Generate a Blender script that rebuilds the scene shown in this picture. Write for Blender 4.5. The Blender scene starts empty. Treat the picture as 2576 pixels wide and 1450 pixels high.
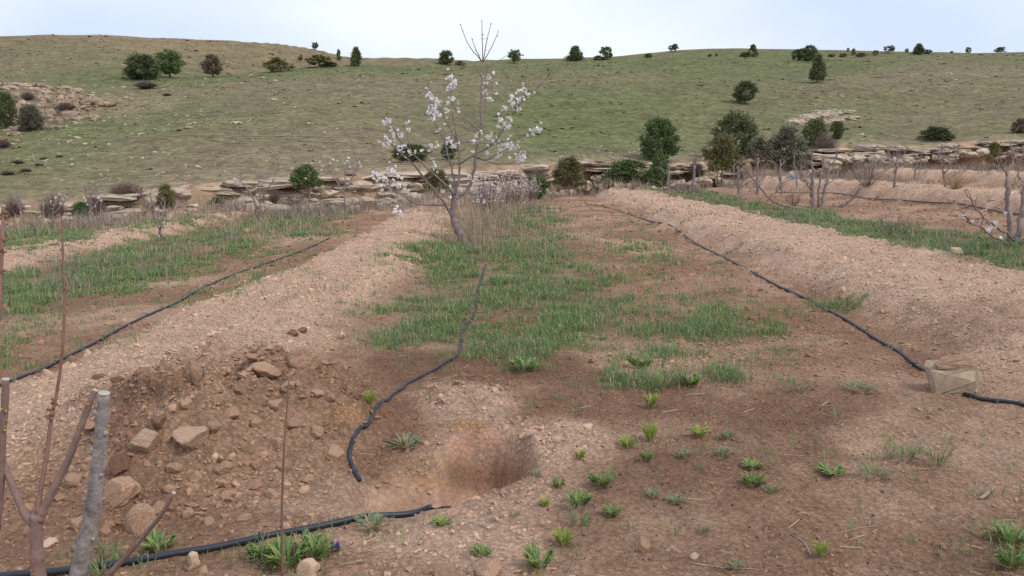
import bpy, bmesh, math, random
import numpy as np
from mathutils import Vector, Matrix, Euler

# ------------------------------------------------------------------ camera, sky, sun, exposure
SC = bpy.context.scene
COL = SC.collection
PITCH = math.atan(325.0 / 2102.0)
CAMZ = 1.5
cam_d = bpy.data.cameras.new("camera")
cam_d.sensor_width = 36.0
cam_d.lens = 36.0 * 2102.0 / 2576.0
cam_d.clip_start = 0.05
cam_d.clip_end = 3000.0
cam = bpy.data.objects.new("camera", cam_d)
COL.objects.link(cam)
cam.location = (0, 0, CAMZ)
cam.rotation_euler = (math.pi / 2 - PITCH, 0, 0)
SC.camera = cam

SUN_EL = math.radians(52)
SUN_AZ = math.radians(118)          # clockwise from +Y: from the right, a little behind the camera
world = bpy.data.worlds.new("World")
SC.world = world
world.use_nodes = True
wn, wl = world.node_tree.nodes, world.node_tree.links
wn.clear()
w_out = wn.new("ShaderNodeOutputWorld")
w_sky = wn.new("ShaderNodeTexSky")
w_sky.sky_type = 'NISHITA'
w_sky.sun_disc = False
w_sky.sun_elevation = SUN_EL
w_sky.sun_rotation = SUN_AZ
w_sky.dust_density = 3.0
w_b1 = wn.new("ShaderNodeBackground"); w_b1.inputs[1].default_value = 0.12
wl.new(w_sky.outputs[0], w_b1.inputs[0])
# thin overcast veil: soft cloud noise between lilac-white and white
w_tc = wn.new("ShaderNodeTexCoord")
w_map = wn.new("ShaderNodeMapping"); w_map.inputs["Scale"].default_value = (1.0, 1.0, 2.2)
w_map.inputs["Location"].default_value = (0.55, 0.30, 0.0)
wl.new(w_tc.outputs["Generated"], w_map.inputs[0])
w_no = wn.new("ShaderNodeTexNoise"); w_no.inputs["Scale"].default_value = 1.7
w_no.inputs["Detail"].default_value = 4.0; w_no.inputs["Roughness"].default_value = 0.45
wl.new(w_map.outputs[0], w_no.inputs["Vector"])
w_cr = wn.new("ShaderNodeValToRGB")
w_cr.color_ramp.elements[0].position = 0.36; w_cr.color_ramp.elements[0].color = (0.64, 0.74, 0.98, 1)
w_cr.color_ramp.elements[1].position = 0.60; w_cr.color_ramp.elements[1].color = (0.92, 0.97, 1.0, 1)
wl.new(w_no.outputs["Fac"], w_cr.inputs[0])
w_b2 = wn.new("ShaderNodeBackground"); w_b2.inputs[1].default_value = 1.0
wl.new(w_cr.outputs[0], w_b2.inputs[0])
w_mx = wn.new("ShaderNodeMixShader"); w_mx.inputs[0].default_value = 0.86
wl.new(w_b1.outputs[0], w_mx.inputs[1]); wl.new(w_b2.outputs[0], w_mx.inputs[2])
wl.new(w_mx.outputs[0], w_out.inputs[0])

sun_d = bpy.data.lights.new("sun", 'SUN')
sun_d.energy = 1.5
sun_d.angle = math.radians(10)
sun_d.color = (1.0, 0.95, 0.88)
sun = bpy.data.objects.new("sun", sun_d)
COL.objects.link(sun)
sdir = Vector((math.sin(SUN_AZ) * math.cos(SUN_EL), math.cos(SUN_AZ) * math.cos(SUN_EL), math.sin(SUN_EL)))
sun.rotation_euler = sdir.to_track_quat('Z', 'Y').to_euler()
sun.location = (20, -10, 40)

SC.view_settings.view_transform = 'Standard'
SC.view_settings.look = 'None'
SC.view_settings.exposure = 0.22
SC.view_settings.gamma = 1.0
SC.view_settings.use_curve_mapping = False
SC.render.engine = 'CYCLES'
SC.cycles.max_bounces = 4
SC.cycles.diffuse_bounces = 2
SC.cycles.use_denoising = False

# ------------------------------------------------------------------ helpers
RNG = np.random.default_rng(7)
F = 2102.0
CP, SP = math.cos(PITCH), math.sin(PITCH)

def ray(u, v):
    a = (u - 1288.0) / F; b = (725.0 - v) / F
    return np.array([a, CP + b * SP, -SP + b * CP])

def se(u, v):
    d = ray(u, v)
    return d[0] / d[1], d[2] / d[1]

def pt(u, v, Y):
    d = ray(u, v)
    return Vector((d[0] / d[1] * Y, Y, CAMZ + d[2] / d[1] * Y))

def to_px(x, y, z):
    """world -> photograph position (2576 wide), used to read soil colours off the photograph"""
    f = y * CP - (z - CAMZ) * SP
    up = y * SP + (z - CAMZ) * CP
    f = np.maximum(f, 0.05)
    return 1288.0 + F * x / f, 725.0 - F * up / f

def _hash(ix, iy, seed):
    h = (ix.astype(np.int64) * 374761393 + iy.astype(np.int64) * 668265263 + seed * 974634911) & 0xFFFFFFFF
    h = ((h ^ (h >> 13)) * 1274126177) & 0xFFFFFFFF
    h = (h ^ (h >> 16)) & 0xFFFFFFFF
    return h / 4294967295.0

def vnoise(x, y, seed=0):
    ix = np.floor(x); iy = np.floor(y)
    fx = x - ix; fy = y - iy
    fx = fx * fx * (3 - 2 * fx); fy = fy * fy * (3 - 2 * fy)
    a = _hash(ix, iy, seed); b = _hash(ix + 1, iy, seed)
    c = _hash(ix, iy + 1, seed); d = _hash(ix + 1, iy + 1, seed)
    return (a + (b - a) * fx) * (1 - fy) + (c + (d - c) * fx) * fy

def fbm(x, y, octv=4, seed=0, gain=0.5):
    """about -1..1"""
    s = np.zeros_like(np.asarray(x, float)); amp = 1.0; tot = 0.0
    for i in range(octv):
        s = s + amp * (vnoise(x * 2.03 ** i + 17.3 * i, y * 2.03 ** i - 9.1 * i, seed + i) * 2 - 1)
        tot += amp; amp *= gain
    return s / tot * 1.5

def cells(x, y, seed=0):
    """distance to the nearest jittered cell point (clod relief)"""
    ix = np.floor(x); iy = np.floor(y)
    best = np.full(np.shape(x), 9.0)
    for dx in (-1, 0, 1):
        for dy in (-1, 0, 1):
            px = ix + dx + _hash(ix + dx, iy + dy, seed)
            py = iy + dy + _hash(ix + dx, iy + dy, seed + 77)
            best = np.minimum(best, (px - x) ** 2 + (py - y) ** 2)
    return np.sqrt(best)

def sstep(a, b, x):
    t = np.clip((x - a) / (b - a), 0, 1)
    return t * t * (3 - 2 * t)

# ------------------------------------------------------------------ terrain shape
def curve(pts, smooth=0.03):
    xs = np.array([p[0] for p in pts]); ys = np.array([p[1] for p in pts])
    gx = np.linspace(-1.0, 1.0, 801)
    gy = np.interp(gx, xs, ys)
    n = max(1, int(smooth / 0.0025))
    k = np.hanning(2 * n + 1); k /= k.sum()
    gp = np.concatenate([np.full(n, gy[0]), gy, np.full(n, gy[-1])])
    gy = np.convolve(gp, k, mode='valid')
    return lambda s: np.interp(s, gx, gy)

def ecurve(pts, smooth=0.02):
    return curve([se(u, v) for u, v in pts], smooth)

Y_END = curve([(-.61, 24), (-.33, 26.5), (-.12, 29.5), (0, 33), (.2, 37), (.4, 43), (.6, 48)], .08)
Y_CLF = curve([(-.61, 41), (-.33, 45), (0, 51), (.2, 56), (.36, 60), (.6, 64)], .08)
E_CLF = ecurve([(-100, 522), (0, 515), (200, 505), (400, 478), (500, 466), (700, 452), (1000, 436), (1300, 418), (1500, 404),
                (1700, 410), (1900, 402), (2050, 385), (2110, 362), (2200, 366), (2300, 372), (2450, 358), (2576, 352), (2700, 350)], .03)
E_CRE = ecurve([(-100, 185), (0, 188), (300, 195), (450, 197), (600, 188), (700, 177), (860, 166), (1000, 165), (1200, 164), (1350, 158),
                (1450, 150), (1600, 148), (1750, 141), (1900, 146), (2060, 152), (2300, 143), (2576, 137), (2700, 137)], .03)
E_SKY = ecurve([(-150, 96), (0, 90), (130, 86), (240, 86), (400, 94), (560, 99), (700, 108), (760, 116), (810, 126), (850, 138), (890, 146),
                (1000, 146), (1100, 147), (1185, 153), (1260, 150), (1400, 147), (1550, 140), (1700, 128), (1850, 122),
                (2000, 123), (2150, 127), (2300, 130), (2450, 132), (2576, 131), (2700, 133)], .012)
DIP = curve([(-.61, 0), (-.45, 0), (-.33, 3.0), (-.2, 5), (0, 5), (.3, 4), (.6, 4)], .05)
Y_CRE = curve([(-.61, 120), (-.3, 125), (0, 135), (.3, 140), (.6, 140)], .05)
Y_SKY = curve([(-.61, 190), (-.3, 200), (-.2, 225), (0, 250), (.6, 250)], .05)

TUBES = (-10.1, -3.45, 3.05, 10.4, 17.2)
BERM_H = (0.22, 0.19, 0.27, 0.38, 0.36)

def berm_q(x, y, k):
    wob = 0.18 * fbm(y * .35 + 40 * k, np.zeros_like(x) + 3.1 * k, 2, 60 + k)
    return x - TUBES[k] - wob

def berms(x, y):
    z = np.zeros_like(x); m = np.zeros_like(x)
    for k in range(5):
        q = berm_q(x, y, k)
        edge = 0.10 * fbm(x * 2.3, y * 2.3, 3, 70 + k)
        wd = (0, 0, .55, .2, .2)[k]
        prof = sstep(0.04, 0.70, q + edge) * (1 - sstep(1.55 + wd, 2.35 + wd, q + 1.6 * edge))
        if k == 1:
            prof = prof * sstep(3.6, 5.6, y)
        if k == 2:
            prof = prof * sstep(4.6, 7.2, y + 0.5 * (x - 4))
        z = z + prof * BERM_H[k]
        m = np.maximum(m, prof)
    return z, m

# dug pit and the heap beside it
PIT = pt(1232, 1150, 1.0); 
def ground_pt(u, v, z=0.0):
    d = ray(u, v); t = (z - CAMZ) / d[2]
    return d[0] * t, d[1] * t

PITC = ground_pt(1225, 1142); PITL = ground_pt(1060, 1195)
MND = ground_pt(560, 1075)
SPA = ground_pt(1165, 1000); SPB = ground_pt(1425, 1105)

def ell(x, y, c, rx, ry, rot=0.0):
    dx = x - c[0]; dy = y - c[1]
    cr, sr = math.cos(rot), math.sin(rot)
    return np.sqrt(((dx * cr + dy * sr) / rx) ** 2 + ((-dx * sr + dy * cr) / ry) ** 2)

def field_z(x, y):
    tilt = np.interp(x, (-40, -26, -10, 0, 5, 8, 10.4, 17, 26, 40), (-.9, -.75, -.40, 0, .04, .11, .29, .60, .90, 1.0))
    z = tilt + 0.05 * fbm(x * .35, y * .35, 3, 5)
    bz, bm = berms(x, y)
    z = z + bz
    near = 1 - sstep(16, 26, y)
    rough = 0.35 + 0.45 * bm
    # heap of dug soil
    dm = ell(x, y, MND, 1.10, np.where(y < MND[1], 1.05, 1.35), 0.2) + 0.16 * fbm(x * 1.7, y * 1.7, 3, 9)
    mo = 1 - sstep(0.15, 1.05, dm)
    z = z + 0.35 * mo
    rough = rough + 1.9 * mo
    for c, rx, ry, hh in ((SPA, .42, .34, .075), (SPB, .30, .30, .065)):
        sp = 1 - sstep(.2, 1.0, ell(x, y, c, rx, ry) + .25 * fbm(x * 3, y * 3, 2, 12))
        z = z + hh * sp; rough = rough + 0.8 * sp
    # pit: main bowl and a shallower scoop on its left
    dp = ell(x, y, PITC, .27, .44, 0.20) + .11 * fbm(x * 5, y * 5, 3, 21)
    p1 = 1 - sstep(.50, .98, dp)
    dl = ell(x, y, PITL, .34, .36, -.3) + .12 * fbm(x * 3.1, y * 3.1, 3, 25)
    p2 = 1 - sstep(.30, 1.1, dl)
    z = z - 0.42 * p1 - 0.20 * p2 * (1 - .5 * p1)
    rough = rough * (1 - .70 * np.maximum(p1, p2 * .6))
    hol = 1 - sstep(.2, 1, ell(x, y, ground_pt(872, 1062), .12, .2))
    z = z - .07 * hol
    # clods and crumbs
    z = z + near * rough * (0.036 * fbm(x * 4.2, y * 4.2, 3, 31) + 0.042 * (0.45 - cells(x * 6.5, y * 6.5, 3)) * (vnoise(x * 1.9, y * 1.9, 8) > .0))
    z = z + near * rough * 0.024 * (0.45 - cells(x * 15.0, y * 15.0, 4))
    z = z + (1 - near) * 0.05 * (0.2 + bm) * fbm(x * 2.2, y * 2.2, 3, 33)
    return z, bm, mo, p1, p2

def hill_z(x, y):
    s = np.clip(x / np.maximum(y, 1.0), -.8, .8)
    yc, yr, ys = Y_CLF(s), Y_CRE(s), Y_SKY(s)
    zc = CAMZ + E_CLF(s) * yc
    zr = CAMZ + E_CRE(s) * yr
    zs = CAMZ + E_SKY(s) * ys
    t1 = np.clip((y - yc) / (yr - yc), 0, 1)
    t2 = np.clip((y - yr) / (ys - yr), 0, 1.0)
    z1 = zc + (zr - zc) * t1
    z2 = zr + (zs - zr) * t2 - DIP(s) * np.sin(np.pi * np.clip(t2, 0, 1)) ** 1.0
    over = np.maximum(y - ys, 0)
    z = np.where(y < yr, z1, z2) - 0.0009 * over ** 2
    fade = sstep(0, 12, y - yc) * (1 - .75 * sstep(.55, 1, t2)) * (1 - .6 * np.exp(-((y - yr) / 14) ** 2))
    z = z + fade * (0.85 * fbm(x * .035, y * .035, 3, 41) + 0.20 * fbm(x * .16, y * .16, 2, 45))
    # gully with broken rock, upper left
    gx, gy = -45.0, 84.0
    gul = 1 - sstep(.3, 1.0, ell(x, y, (gx, gy), 12, 8, .15) + .15 * fbm(x * .25, y * .25, 2, 48))
    z = z - 2.6 * gul
    return z, s

def terrain(x, y):
    x = np.asarray(x, float); y = np.asarray(y, float)
    s = np.clip(x / np.maximum(y, 1.0), -.8, .8)
    fz, bm, mo, p1, p2 = field_z(x, y)
    ye = Y_END(s) + 1.2 * fbm(x * .2, y * .2, 2, 51)
    yc = Y_CLF(s)
    hz, _ = hill_z(x, np.maximum(y, yc))
    floor = np.minimum(fz, hz) - 3.2
    d = sstep(0, 5, y - ye)
    z = fz + (floor - fz) * d
    up = sstep(-2.3, 0.0, y - yc + .9 * fbm(x * .3, y * .3, 3, 53))
    z = np.where(y > yc, hz, np.where(y > ye, z + (hz - z) * up, fz))
    return z

terrain_fn = terrain

def ground_z(x, y):
    return float(terrain(np.array([x]), np.array([y]))[0])

_T = np.concatenate([np.linspace(1.2, 12, 160), np.geomspace(12.1, 320, 330)])
def hit(u, v):
    """where the sight line through a photograph position meets the ground"""
    d = ray(u, v)
    y = _T; x = d[0] / d[1] * y; zr = CAMZ + d[2] / d[1] * y
    b = np.nonzero(zr - terrain(x, y) < 0)[0]
    if len(b) == 0:
        return None
    i = b[0]
    yf = np.linspace(y[max(i - 1, 0)], y[i], 24); xf = d[0] / d[1] * yf
    bf = np.nonzero(CAMZ + d[2] / d[1] * yf - terrain(xf, yf) < 0)[0]
    yy = yf[bf[0]] if len(bf) else y[i]
    return Vector((d[0] / d[1] * yy, yy, ground_z(d[0] / d[1] * yy, yy)))
# ------------------------------------------------------------------ mesh and material helpers
def new_obj(name, me, parent=None, mat=None):
    o = bpy.data.objects.new(name, me)
    COL.objects.link(o)
    if parent is not None:
        o.parent = parent
    if mat is not None and me is not None and not me.materials:
        me.materials.append(mat)
    return o

def arr_mesh(name, V, Fc, col=None, smooth=False):
    """mesh from arrays; Fc is (m,k) with one k; col is per-vertex linear rgb"""
    me = bpy.data.meshes.new(name)
    V = np.asarray(V, np.float32); Fc = np.asarray(Fc, np.int32)
    m, k = Fc.shape
    me.vertices.add(len(V)); me.vertices.foreach_set("co", V.ravel())
    me.loops.add(m * k); me.loops.foreach_set("vertex_index", Fc.ravel())
    me.polygons.add(m)
    me.polygons.foreach_set("loop_start", np.arange(0, m * k, k, dtype=np.int32))
    me.polygons.foreach_set("loop_total", np.full(m, k, np.int32))
    me.polygons.foreach_set("use_smooth", np.full(m, smooth, bool))
    if col is not None:
        a = me.color_attributes.new("tint", 'FLOAT_COLOR', 'POINT')
        c = np.ones((len(V), 4), np.float32); c[:, :np.shape(col)[1]] = col
        a.data.foreach_set("color", c.ravel())
    me.update(); me.validate()
    return me

def tag(o, label=None, cat=None, group=None, kind=None):
    if label: o["label"] = label
    if cat: o["category"] = cat
    if group: o["group"] = group
    if kind: o["kind"] = kind
    return o

def thing(name, loc, label, cat, group=None):
    o = bpy.data.objects.new(name, None)
    o.empty_display_size = 0.2
    COL.objects.link(o)
    o.location = loc
    return tag(o, label, cat, group)

class MB:
    """collects tubes into one mesh"""
    def __init__(self):
        self.v = []; self.f = []; self.n = 0; self.c = []
    def tube(self, P, R, sides=6, cap=True, jit=0.0, rng=None, col=None):
        P = [Vector(p) for p in P]
        n = len(P)
        if not hasattr(R, '__len__'):
            R = [R] * n
        ref = Vector((0, 0, 1))
        t0 = (P[1] - P[0]).normalized()
        if abs(t0.z) > .9: ref = Vector((1, 0, 0))
        b = t0.cross(ref).normalized()
        for i in range(n):
            t = (P[min(i + 1, n - 1)] - P[max(i - 1, 0)])
            t = t.normalized() if t.length > 1e-9 else t0
            b = (b - t * b.dot(t))
            b = b.normalized() if b.length > 1e-6 else t.orthogonal().normalized()
            c = t.cross(b)
            for k in range(sides):
                a = 2 * math.pi * k / sides
                r = R[i] * (1 + (rng.uniform(-jit, jit) if jit else 0))
                self.v.append(tuple(P[i] + (b * math.cos(a) + c * math.sin(a)) * r))
                if col is not None: self.c.append(col)
        for i in range(n - 1):
            for k in range(sides):
                k2 = (k + 1) % sides
                a = self.n + i * sides
                self.f.append((a + k, a + k2, a + sides + k2, a + sides + k))
        if cap:
            self.f.append(tuple(self.n + (n - 1) * sides + k for k in range(sides)))
            self.f.append(tuple(self.n + k for k in reversed(range(sides))))
        self.n = len(self.v)
    def mesh(self, name, smooth=True):
        me = bpy.data.meshes.new(name)
        me.from_pydata(self.v, [], self.f)
        if smooth:
            for p in me.polygons: p.use_smooth = True
        if self.c and len(self.c) == len(self.v):
            a = me.color_attributes.new("tint", 'FLOAT_COLOR', 'POINT')
            a.data.foreach_set("color", np.array([(*c, 1.0) for c in self.c], np.float32).ravel())
        me.update()
        return me
    def build(self, name, mat, parent=None, smooth=True):
        return new_obj(name, self.mesh(name, smooth), parent, mat)

def catmull(P, sub=6):
    P = [Vector(p) for p in P]
    Q = [P[0] * 2 - P[1]] + P + [P[-1] * 2 - P[-2]]
    out = []
    for i in range(1, len(Q) - 2):
        for k in range(sub):
            t = k / sub
            a, b, c, d = Q[i - 1], Q[i], Q[i + 1], Q[i + 2]
            out.append(0.5 * ((2 * b) + (c - a) * t + (2 * a - 5 * b + 4 * c - d) * t * t + (3 * b - a - 3 * c + d) * t ** 3))
    out.append(P[-1])
    return out

def lerp_list(R, n):
    return list(np.interp(np.linspace(0, 1, n), np.linspace(0, 1, len(R)), R))

def mat(name, rgb=(.5, .5, .5), rough=.9, spec=.15, tint=False, var=0.25, vscale=20.0, bump=0.0, bscale=60.0, rnd=0.0, coord="Object", translucent=0.0, bdist=None):
    m = bpy.data.materials.new(name)
    m.use_nodes = True
    n, l = m.node_tree.nodes, m.node_tree.links
    bs = n["Principled BSDF"]
    bs.inputs["Roughness"].default_value = rough
    bs.inputs["Specular IOR Level"].default_value = spec
    tc = n.new("ShaderNodeTexCoord")
    no = n.new("ShaderNodeTexNoise"); no.inputs["Scale"].default_value = vscale
    no.inputs["Detail"].default_value = 5.0; no.inputs["Roughness"].default_value = .6
    l.new(tc.outputs[coord], no.inputs["Vector"])
    mr = n.new("ShaderNodeMapRange")
    mr.inputs[1].default_value = .25; mr.inputs[2].default_value = .75
    mr.inputs[3].default_value = 1 - var; mr.inputs[4].default_value = 1 + var
    l.new(no.outputs["Fac"], mr.inputs[0])
    fac = mr.outputs[0]
    if rnd:
        oi = n.new("ShaderNodeObjectInfo")
        m2 = n.new("ShaderNodeMapRange"); m2.inputs[3].default_value = 1 - rnd; m2.inputs[4].default_value = 1 + rnd
        l.new(oi.outputs["Random"], m2.inputs[0])
        mm = n.new("ShaderNodeMath"); mm.operation = 'MULTIPLY'
        l.new(fac, mm.inputs[0]); l.new(m2.outputs[0], mm.inputs[1]); fac = mm.outputs[0]
    vm = n.new("ShaderNodeVectorMath"); vm.operation = 'SCALE'
    if tint:
        at = n.new("ShaderNodeAttribute"); at.attribute_name = "tint"
        l.new(at.outputs["Color"], vm.inputs[0])
    else:
        vm.inputs[0].default_value = rgb
    l.new(fac, vm.inputs["Scale"])
    l.new(vm.outputs[0], bs.inputs["Base Color"])
    if bump:
        nb = n.new("ShaderNodeTexNoise"); nb.inputs["Scale"].default_value = bscale
        nb.inputs["Detail"].default_value = 6.0; nb.inputs["Roughness"].default_value = .65
        l.new(tc.outputs[coord], nb.inputs["Vector"])
        bp = n.new("ShaderNodeBump"); bp.inputs["Strength"].default_value = bump
        bp.inputs["Distance"].default_value = bdist or .35 / bscale
        l.new(nb.outputs["Fac"], bp.inputs["Height"])
        l.new(bp.outputs[0], bs.inputs["Normal"])
    if translucent:
        tr = n.new("ShaderNodeBsdfTranslucent")
        l.new(vm.outputs[0], tr.inputs["Color"])
        mx = n.new("ShaderNodeMixShader"); mx.inputs[0].default_value = translucent
        out = n["Material Output"]
        l.new(bs.outputs[0], mx.inputs[1]); l.new(tr.outputs[0], mx.inputs[2]); l.new(mx.outputs[0], out.inputs[0])
    return m

def soil_material(name, fine, mid, bdist):
    """vertex colour holds the soil's own colour; noise gives grain, crumbs and relief"""
    m = bpy.data.materials.new(name)
    m.use_nodes = True
    n, l = m.node_tree.nodes, m.node_tree.links
    bs = n["Principled BSDF"]
    bs.inputs["Roughness"].default_value = .95
    bs.inputs["Specular IOR Level"].default_value = .08
    tc = n.new("ShaderNodeTexCoord")
    at = n.new("ShaderNodeAttribute"); at.attribute_name = "tint"
    def noise(scale, det, rough):
        q = n.new("ShaderNodeTexNoise"); q.inputs["Scale"].default_value = scale
        q.inputs["Detail"].default_value = det; q.inputs["Roughness"].default_value = rough
        l.new(tc.outputs["Object"], q.inputs["Vector"]); return q
    def rng_(sock, a, b, lo, hi):
        q = n.new("ShaderNodeMapRange"); l.new(sock, q.inputs[0])
        for i, val in ((1, a), (2, b), (3, lo), (4, hi)): q.inputs[i].default_value = val
        return q.outputs[0]
    def mul(a, b):
        q = n.new("ShaderNodeMath"); q.operation = 'MULTIPLY'; l.new(a, q.inputs[0]); l.new(b, q.inputs[1]); return q.outputs[0]
    def add(a, b):
        q = n.new("ShaderNodeMath"); q.operation = 'ADD'; l.new(a, q.inputs[0]); l.new(b, q.inputs[1]); return q.outputs[0]
    n1 = noise(fine, 6, .7); n2 = noise(mid, 5, .6)
    vo = n.new("ShaderNodeTexVoronoi"); vo.inputs["Scale"].default_value = fine * .55
    l.new(tc.outputs["Object"], vo.inputs["Vector"])
    f1 = rng_(n1.outputs["Fac"], .30, .70, .68, 1.32)
    f2 = rng_(n2.outputs["Fac"], .3, .7, .82, 1.18)
    f3 = rng_(vo.outputs["Distance"], .0, .8, 1.15, .70)
    fac = mul(mul(f1, f2), f3)
    fm = n.new("ShaderNodeMix"); fm.data_type = 'FLOAT'; fm.inputs[2].default_value = 1.0
    l.new(at.outputs["Alpha"], fm.inputs[0]); l.new(fac, fm.inputs[3]); fac = fm.outputs[0]
    vm = n.new("ShaderNodeVectorMath"); vm.operation = 'SCALE'
    l.new(at.outputs["Color"], vm.inputs[0]); l.new(fac, vm.inputs["Scale"])
    l.new(vm.outputs[0], bs.inputs["Base Color"])
    hh = add(rng_(n1.outputs["Fac"], 0, 1, 0, 1.0), rng_(vo.outputs["Distance"], 0, 1, .7, 0))
    bp = n.new("ShaderNodeBump"); bp.inputs["Strength"].default_value = 1.0; bp.inputs["Distance"].default_value = bdist
    l.new(at.outputs["Alpha"], bp.inputs["Strength"])
    l.new(hh, bp.inputs["Height"]); l.new(bp.outputs[0], bs.inputs["Normal"])
    return m

# ------------------------------------------------------------------ ground sheet (field + ravine + hillside)
PALE = np.array((.585, .392, .280)); MIDS = np.array((.390, .235, .152)); DARK = np.array((.235, .128, .080))
HEAP = np.array((.43, .265, .175)); PINK = np.array((.50, .295, .205)); GRND = np.array((.135, .115, .060))
HGRN = np.array((.150, .160, .070)); HBRN = np.array((.222, .180, .110)); HTAN = np.array((.31, .235, .155)); BANK = np.array((.42, .285, .19))

def mixc(c, d, f):
    return c + (d - c) * np.asarray(f)[..., None]

def grass_strip(x, y):
    """0..1: the grassy tree rows between the ploughed strips"""
    g = np.zeros_like(x)
    for k in range(5):
        q = berm_q(x, y, k)
        w = fbm(x * .9, y * .9, 3, 90 + k) * .45
        hi = 4.9 + (0.3 if k != 1 else -.15)
        g = np.maximum(g, sstep(1.9, 2.5, q + w) * (1 - sstep(hi - .6, hi + .3, q + w)))
    q = berm_q(x, y, 0) + 6.6
    g = np.maximum(g, sstep(1.9, 2.5, q) * (1 - sstep(4.4, 5.2, q)))
    return g

# soil patches, one with pit shade painted in, read off the photograph: (u, v, ru, rv, colour, strength)
PATCH = [
    (1250, 930, 330, 60, DARK, .95), (1560, 1010, 320, 70, DARK, .85), (1030, 920, 130, 45, DARK, .8),
    (950, 1090, 120, 130, DARK, .55), (1880, 1110, 260, 120, DARK, .6), (1700, 1220, 240, 90, DARK, .65),
    (2000, 1020, 260, 70, DARK, .7), (2300, 1080, 220, 60, MIDS, .6), (1900, 1380, 260, 80, DARK, .55),
    (2420, 1400, 240, 80, DARK, .5), (1480, 1330, 130, 60, DARK, .45), (2430, 820, 200, 70, DARK, .35),
    (2330, 900, 110, 60, DARK, .5), (2250, 1100, 180, 60, PALE, .35), (1700, 1330, 150, 70, PALE, .30),
    (1170, 1010, 140, 60, PALE, .95), (1430, 1110, 110, 60, PALE, .95), (1180, 1360, 220, 90, PALE, .75),
    (820, 1250, 200, 60, PALE, .6), (60, 1060, 170, 120, PALE, .9), (150, 1180, 170, 90, HEAP, .7),
    (580, 1100, 330, 190, HEAP, .95), (330, 980, 90, 45, DARK, .45), (430, 960, 90, 40, DARK, .4), (300, 1090, 90, 60, DARK, .45),
    (640, 1400, 250, 50, DARK, .5), (330, 1390, 260, 60, MIDS, .6), (870, 1045, 50, 30, np.array((.42, .24, .13)), .8),
    (1060, 1190, 110, 50, np.array((.42, .265, .165)), .85), (1075, 1215, 45, 20, np.array((.44, .25, .13)), .7),
    (1195, 1105, 75, 45, PINK, .9), (1225, 1195, 120, 48, np.array((.25, .148, .095)), .9),  # pink wall; damp pit floor, darkened to stand in for the hollow's missing shadow
    (1180, 1070, 60, 16, np.array((.45, .26, .13)), .7),
    (2000, 1300, 500, 120, MIDS, .35), (2480, 1200, 130, 100, PALE, .25),
]

def soil_colour(x, y, z):
    n1 = fbm(x * .8, y * .8, 4, 101); n2 = fbm(x * 3.1, y * 3.1, 3, 105)
    c = mixc(np.broadcast_to(MIDS, x.shape + (3,)), DARK, np.clip(.25 + .35 * n1 + .15 * n2, 0, .8))
    c = mixc(c, PALE, np.clip(.15 - .55 * n1 + .2 * n2, 0, .55))
    _, bm = berms(x, y)
    c = mixc(c, PALE, np.clip(bm * 1.7 + .10 * n2, 0, 1) * (bm > .02))
    # bare, half-dry wheel strip on the tube side
    u, v = to_px(x, y, z)
    wob = .22 * fbm(x * 2.2, y * 2.2, 4, 111)
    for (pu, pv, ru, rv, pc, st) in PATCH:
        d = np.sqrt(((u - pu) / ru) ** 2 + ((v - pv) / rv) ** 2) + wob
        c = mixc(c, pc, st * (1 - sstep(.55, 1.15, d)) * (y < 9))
    g = grass_strip(x, y) * sstep(5.5, 8, y)
    c = mixc(c, GRND, np.clip(g * .38 + g * .4 * n2, 0, .6))
    return np.clip(c * (1 + .10 * n2)[..., None], .02, .7)

def hill_colour(x, y, z):
    s = x / np.maximum(y, 1)
    yc, yr = Y_CLF(s), Y_CRE(s)
    t = (y - yc) / (yr - yc)
    n1 = fbm(x * .03, y * .03, 4, 121); n2 = fbm(x * .15, y * .30, 4, 125); n3 = fbm(x * .6, y * 1.4, 3, 129)
    gm = .40 + .62 * n1 + .22 * n2 + .10 * n3 + .30 * sstep(-.25, .1, s) - .28 * sstep(.25, .0, t) * sstep(.1, -.3, s)
    # greener hollows
    for (cs, ct, rs, rt, a) in ((.07, .28, .11, .22, .6), (.20, .55, .10, .2, .45), (.33, .80, .2, .12, .45), (.02, .35, .06, .3, .2),
                                (-.36, 1.02, .22, .16, .75), (-.05, .9, .12, .05, .3), (.34, .30, .07, .2, .3),
                                (.48, .55, .16, .16, -.5), (.15, .62, .07, .15, -.45), (-.05, .65, .10, .3, -.3), (-.3, .1, .3, .15, -.4), (.55, .12, .2, .12, -.25)):
        gm = gm + a * np.exp(-((s - cs) / rs) ** 2 - ((t - ct) / rt) ** 2)
    c = mixc(np.broadcast_to(HBRN, x.shape + (3,)), HGRN, np.clip(gm, 0, 1))
    # drier, stony upper left hill
    up = sstep(1.15, 1.6, t) * sstep(-.05, -.25, s)
    c = mixc(c, HBRN * np.array((1.08, 1.0, .95)), np.clip(up * (.75 + .4 * n2), 0, 1))
    crest = sstep(1.75, 2.0, t) * sstep(-.3, -.42, s)
    c = mixc(c, HTAN * np.array((1.05, .95, .9)), np.clip(crest * .7 + .3 * n2 * crest, 0, 1))
    # bare gully, upper left; earth bank along the ravine
    gul = 1 - sstep(.4, 1.25, ell(x, y, (-45, 84), 13, 10, .15) + .3 * n2)
    c = mixc(c, HTAN * 1.1, .85 * gul)
    lo = 1 - sstep(0, .06, t + .02 * n3)
    c = mixc(c, HTAN, np.clip(.6 * lo, 0, 1))
    bank = (y < yc + .3)
    c = mixc(c, BANK * np.array((1.0, 1.0, 1.0)), np.where(bank, .9, 0))
    return np.clip(c * (1 + .16 * n3 + .10 * n2)[..., None], .02, .7)

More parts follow.
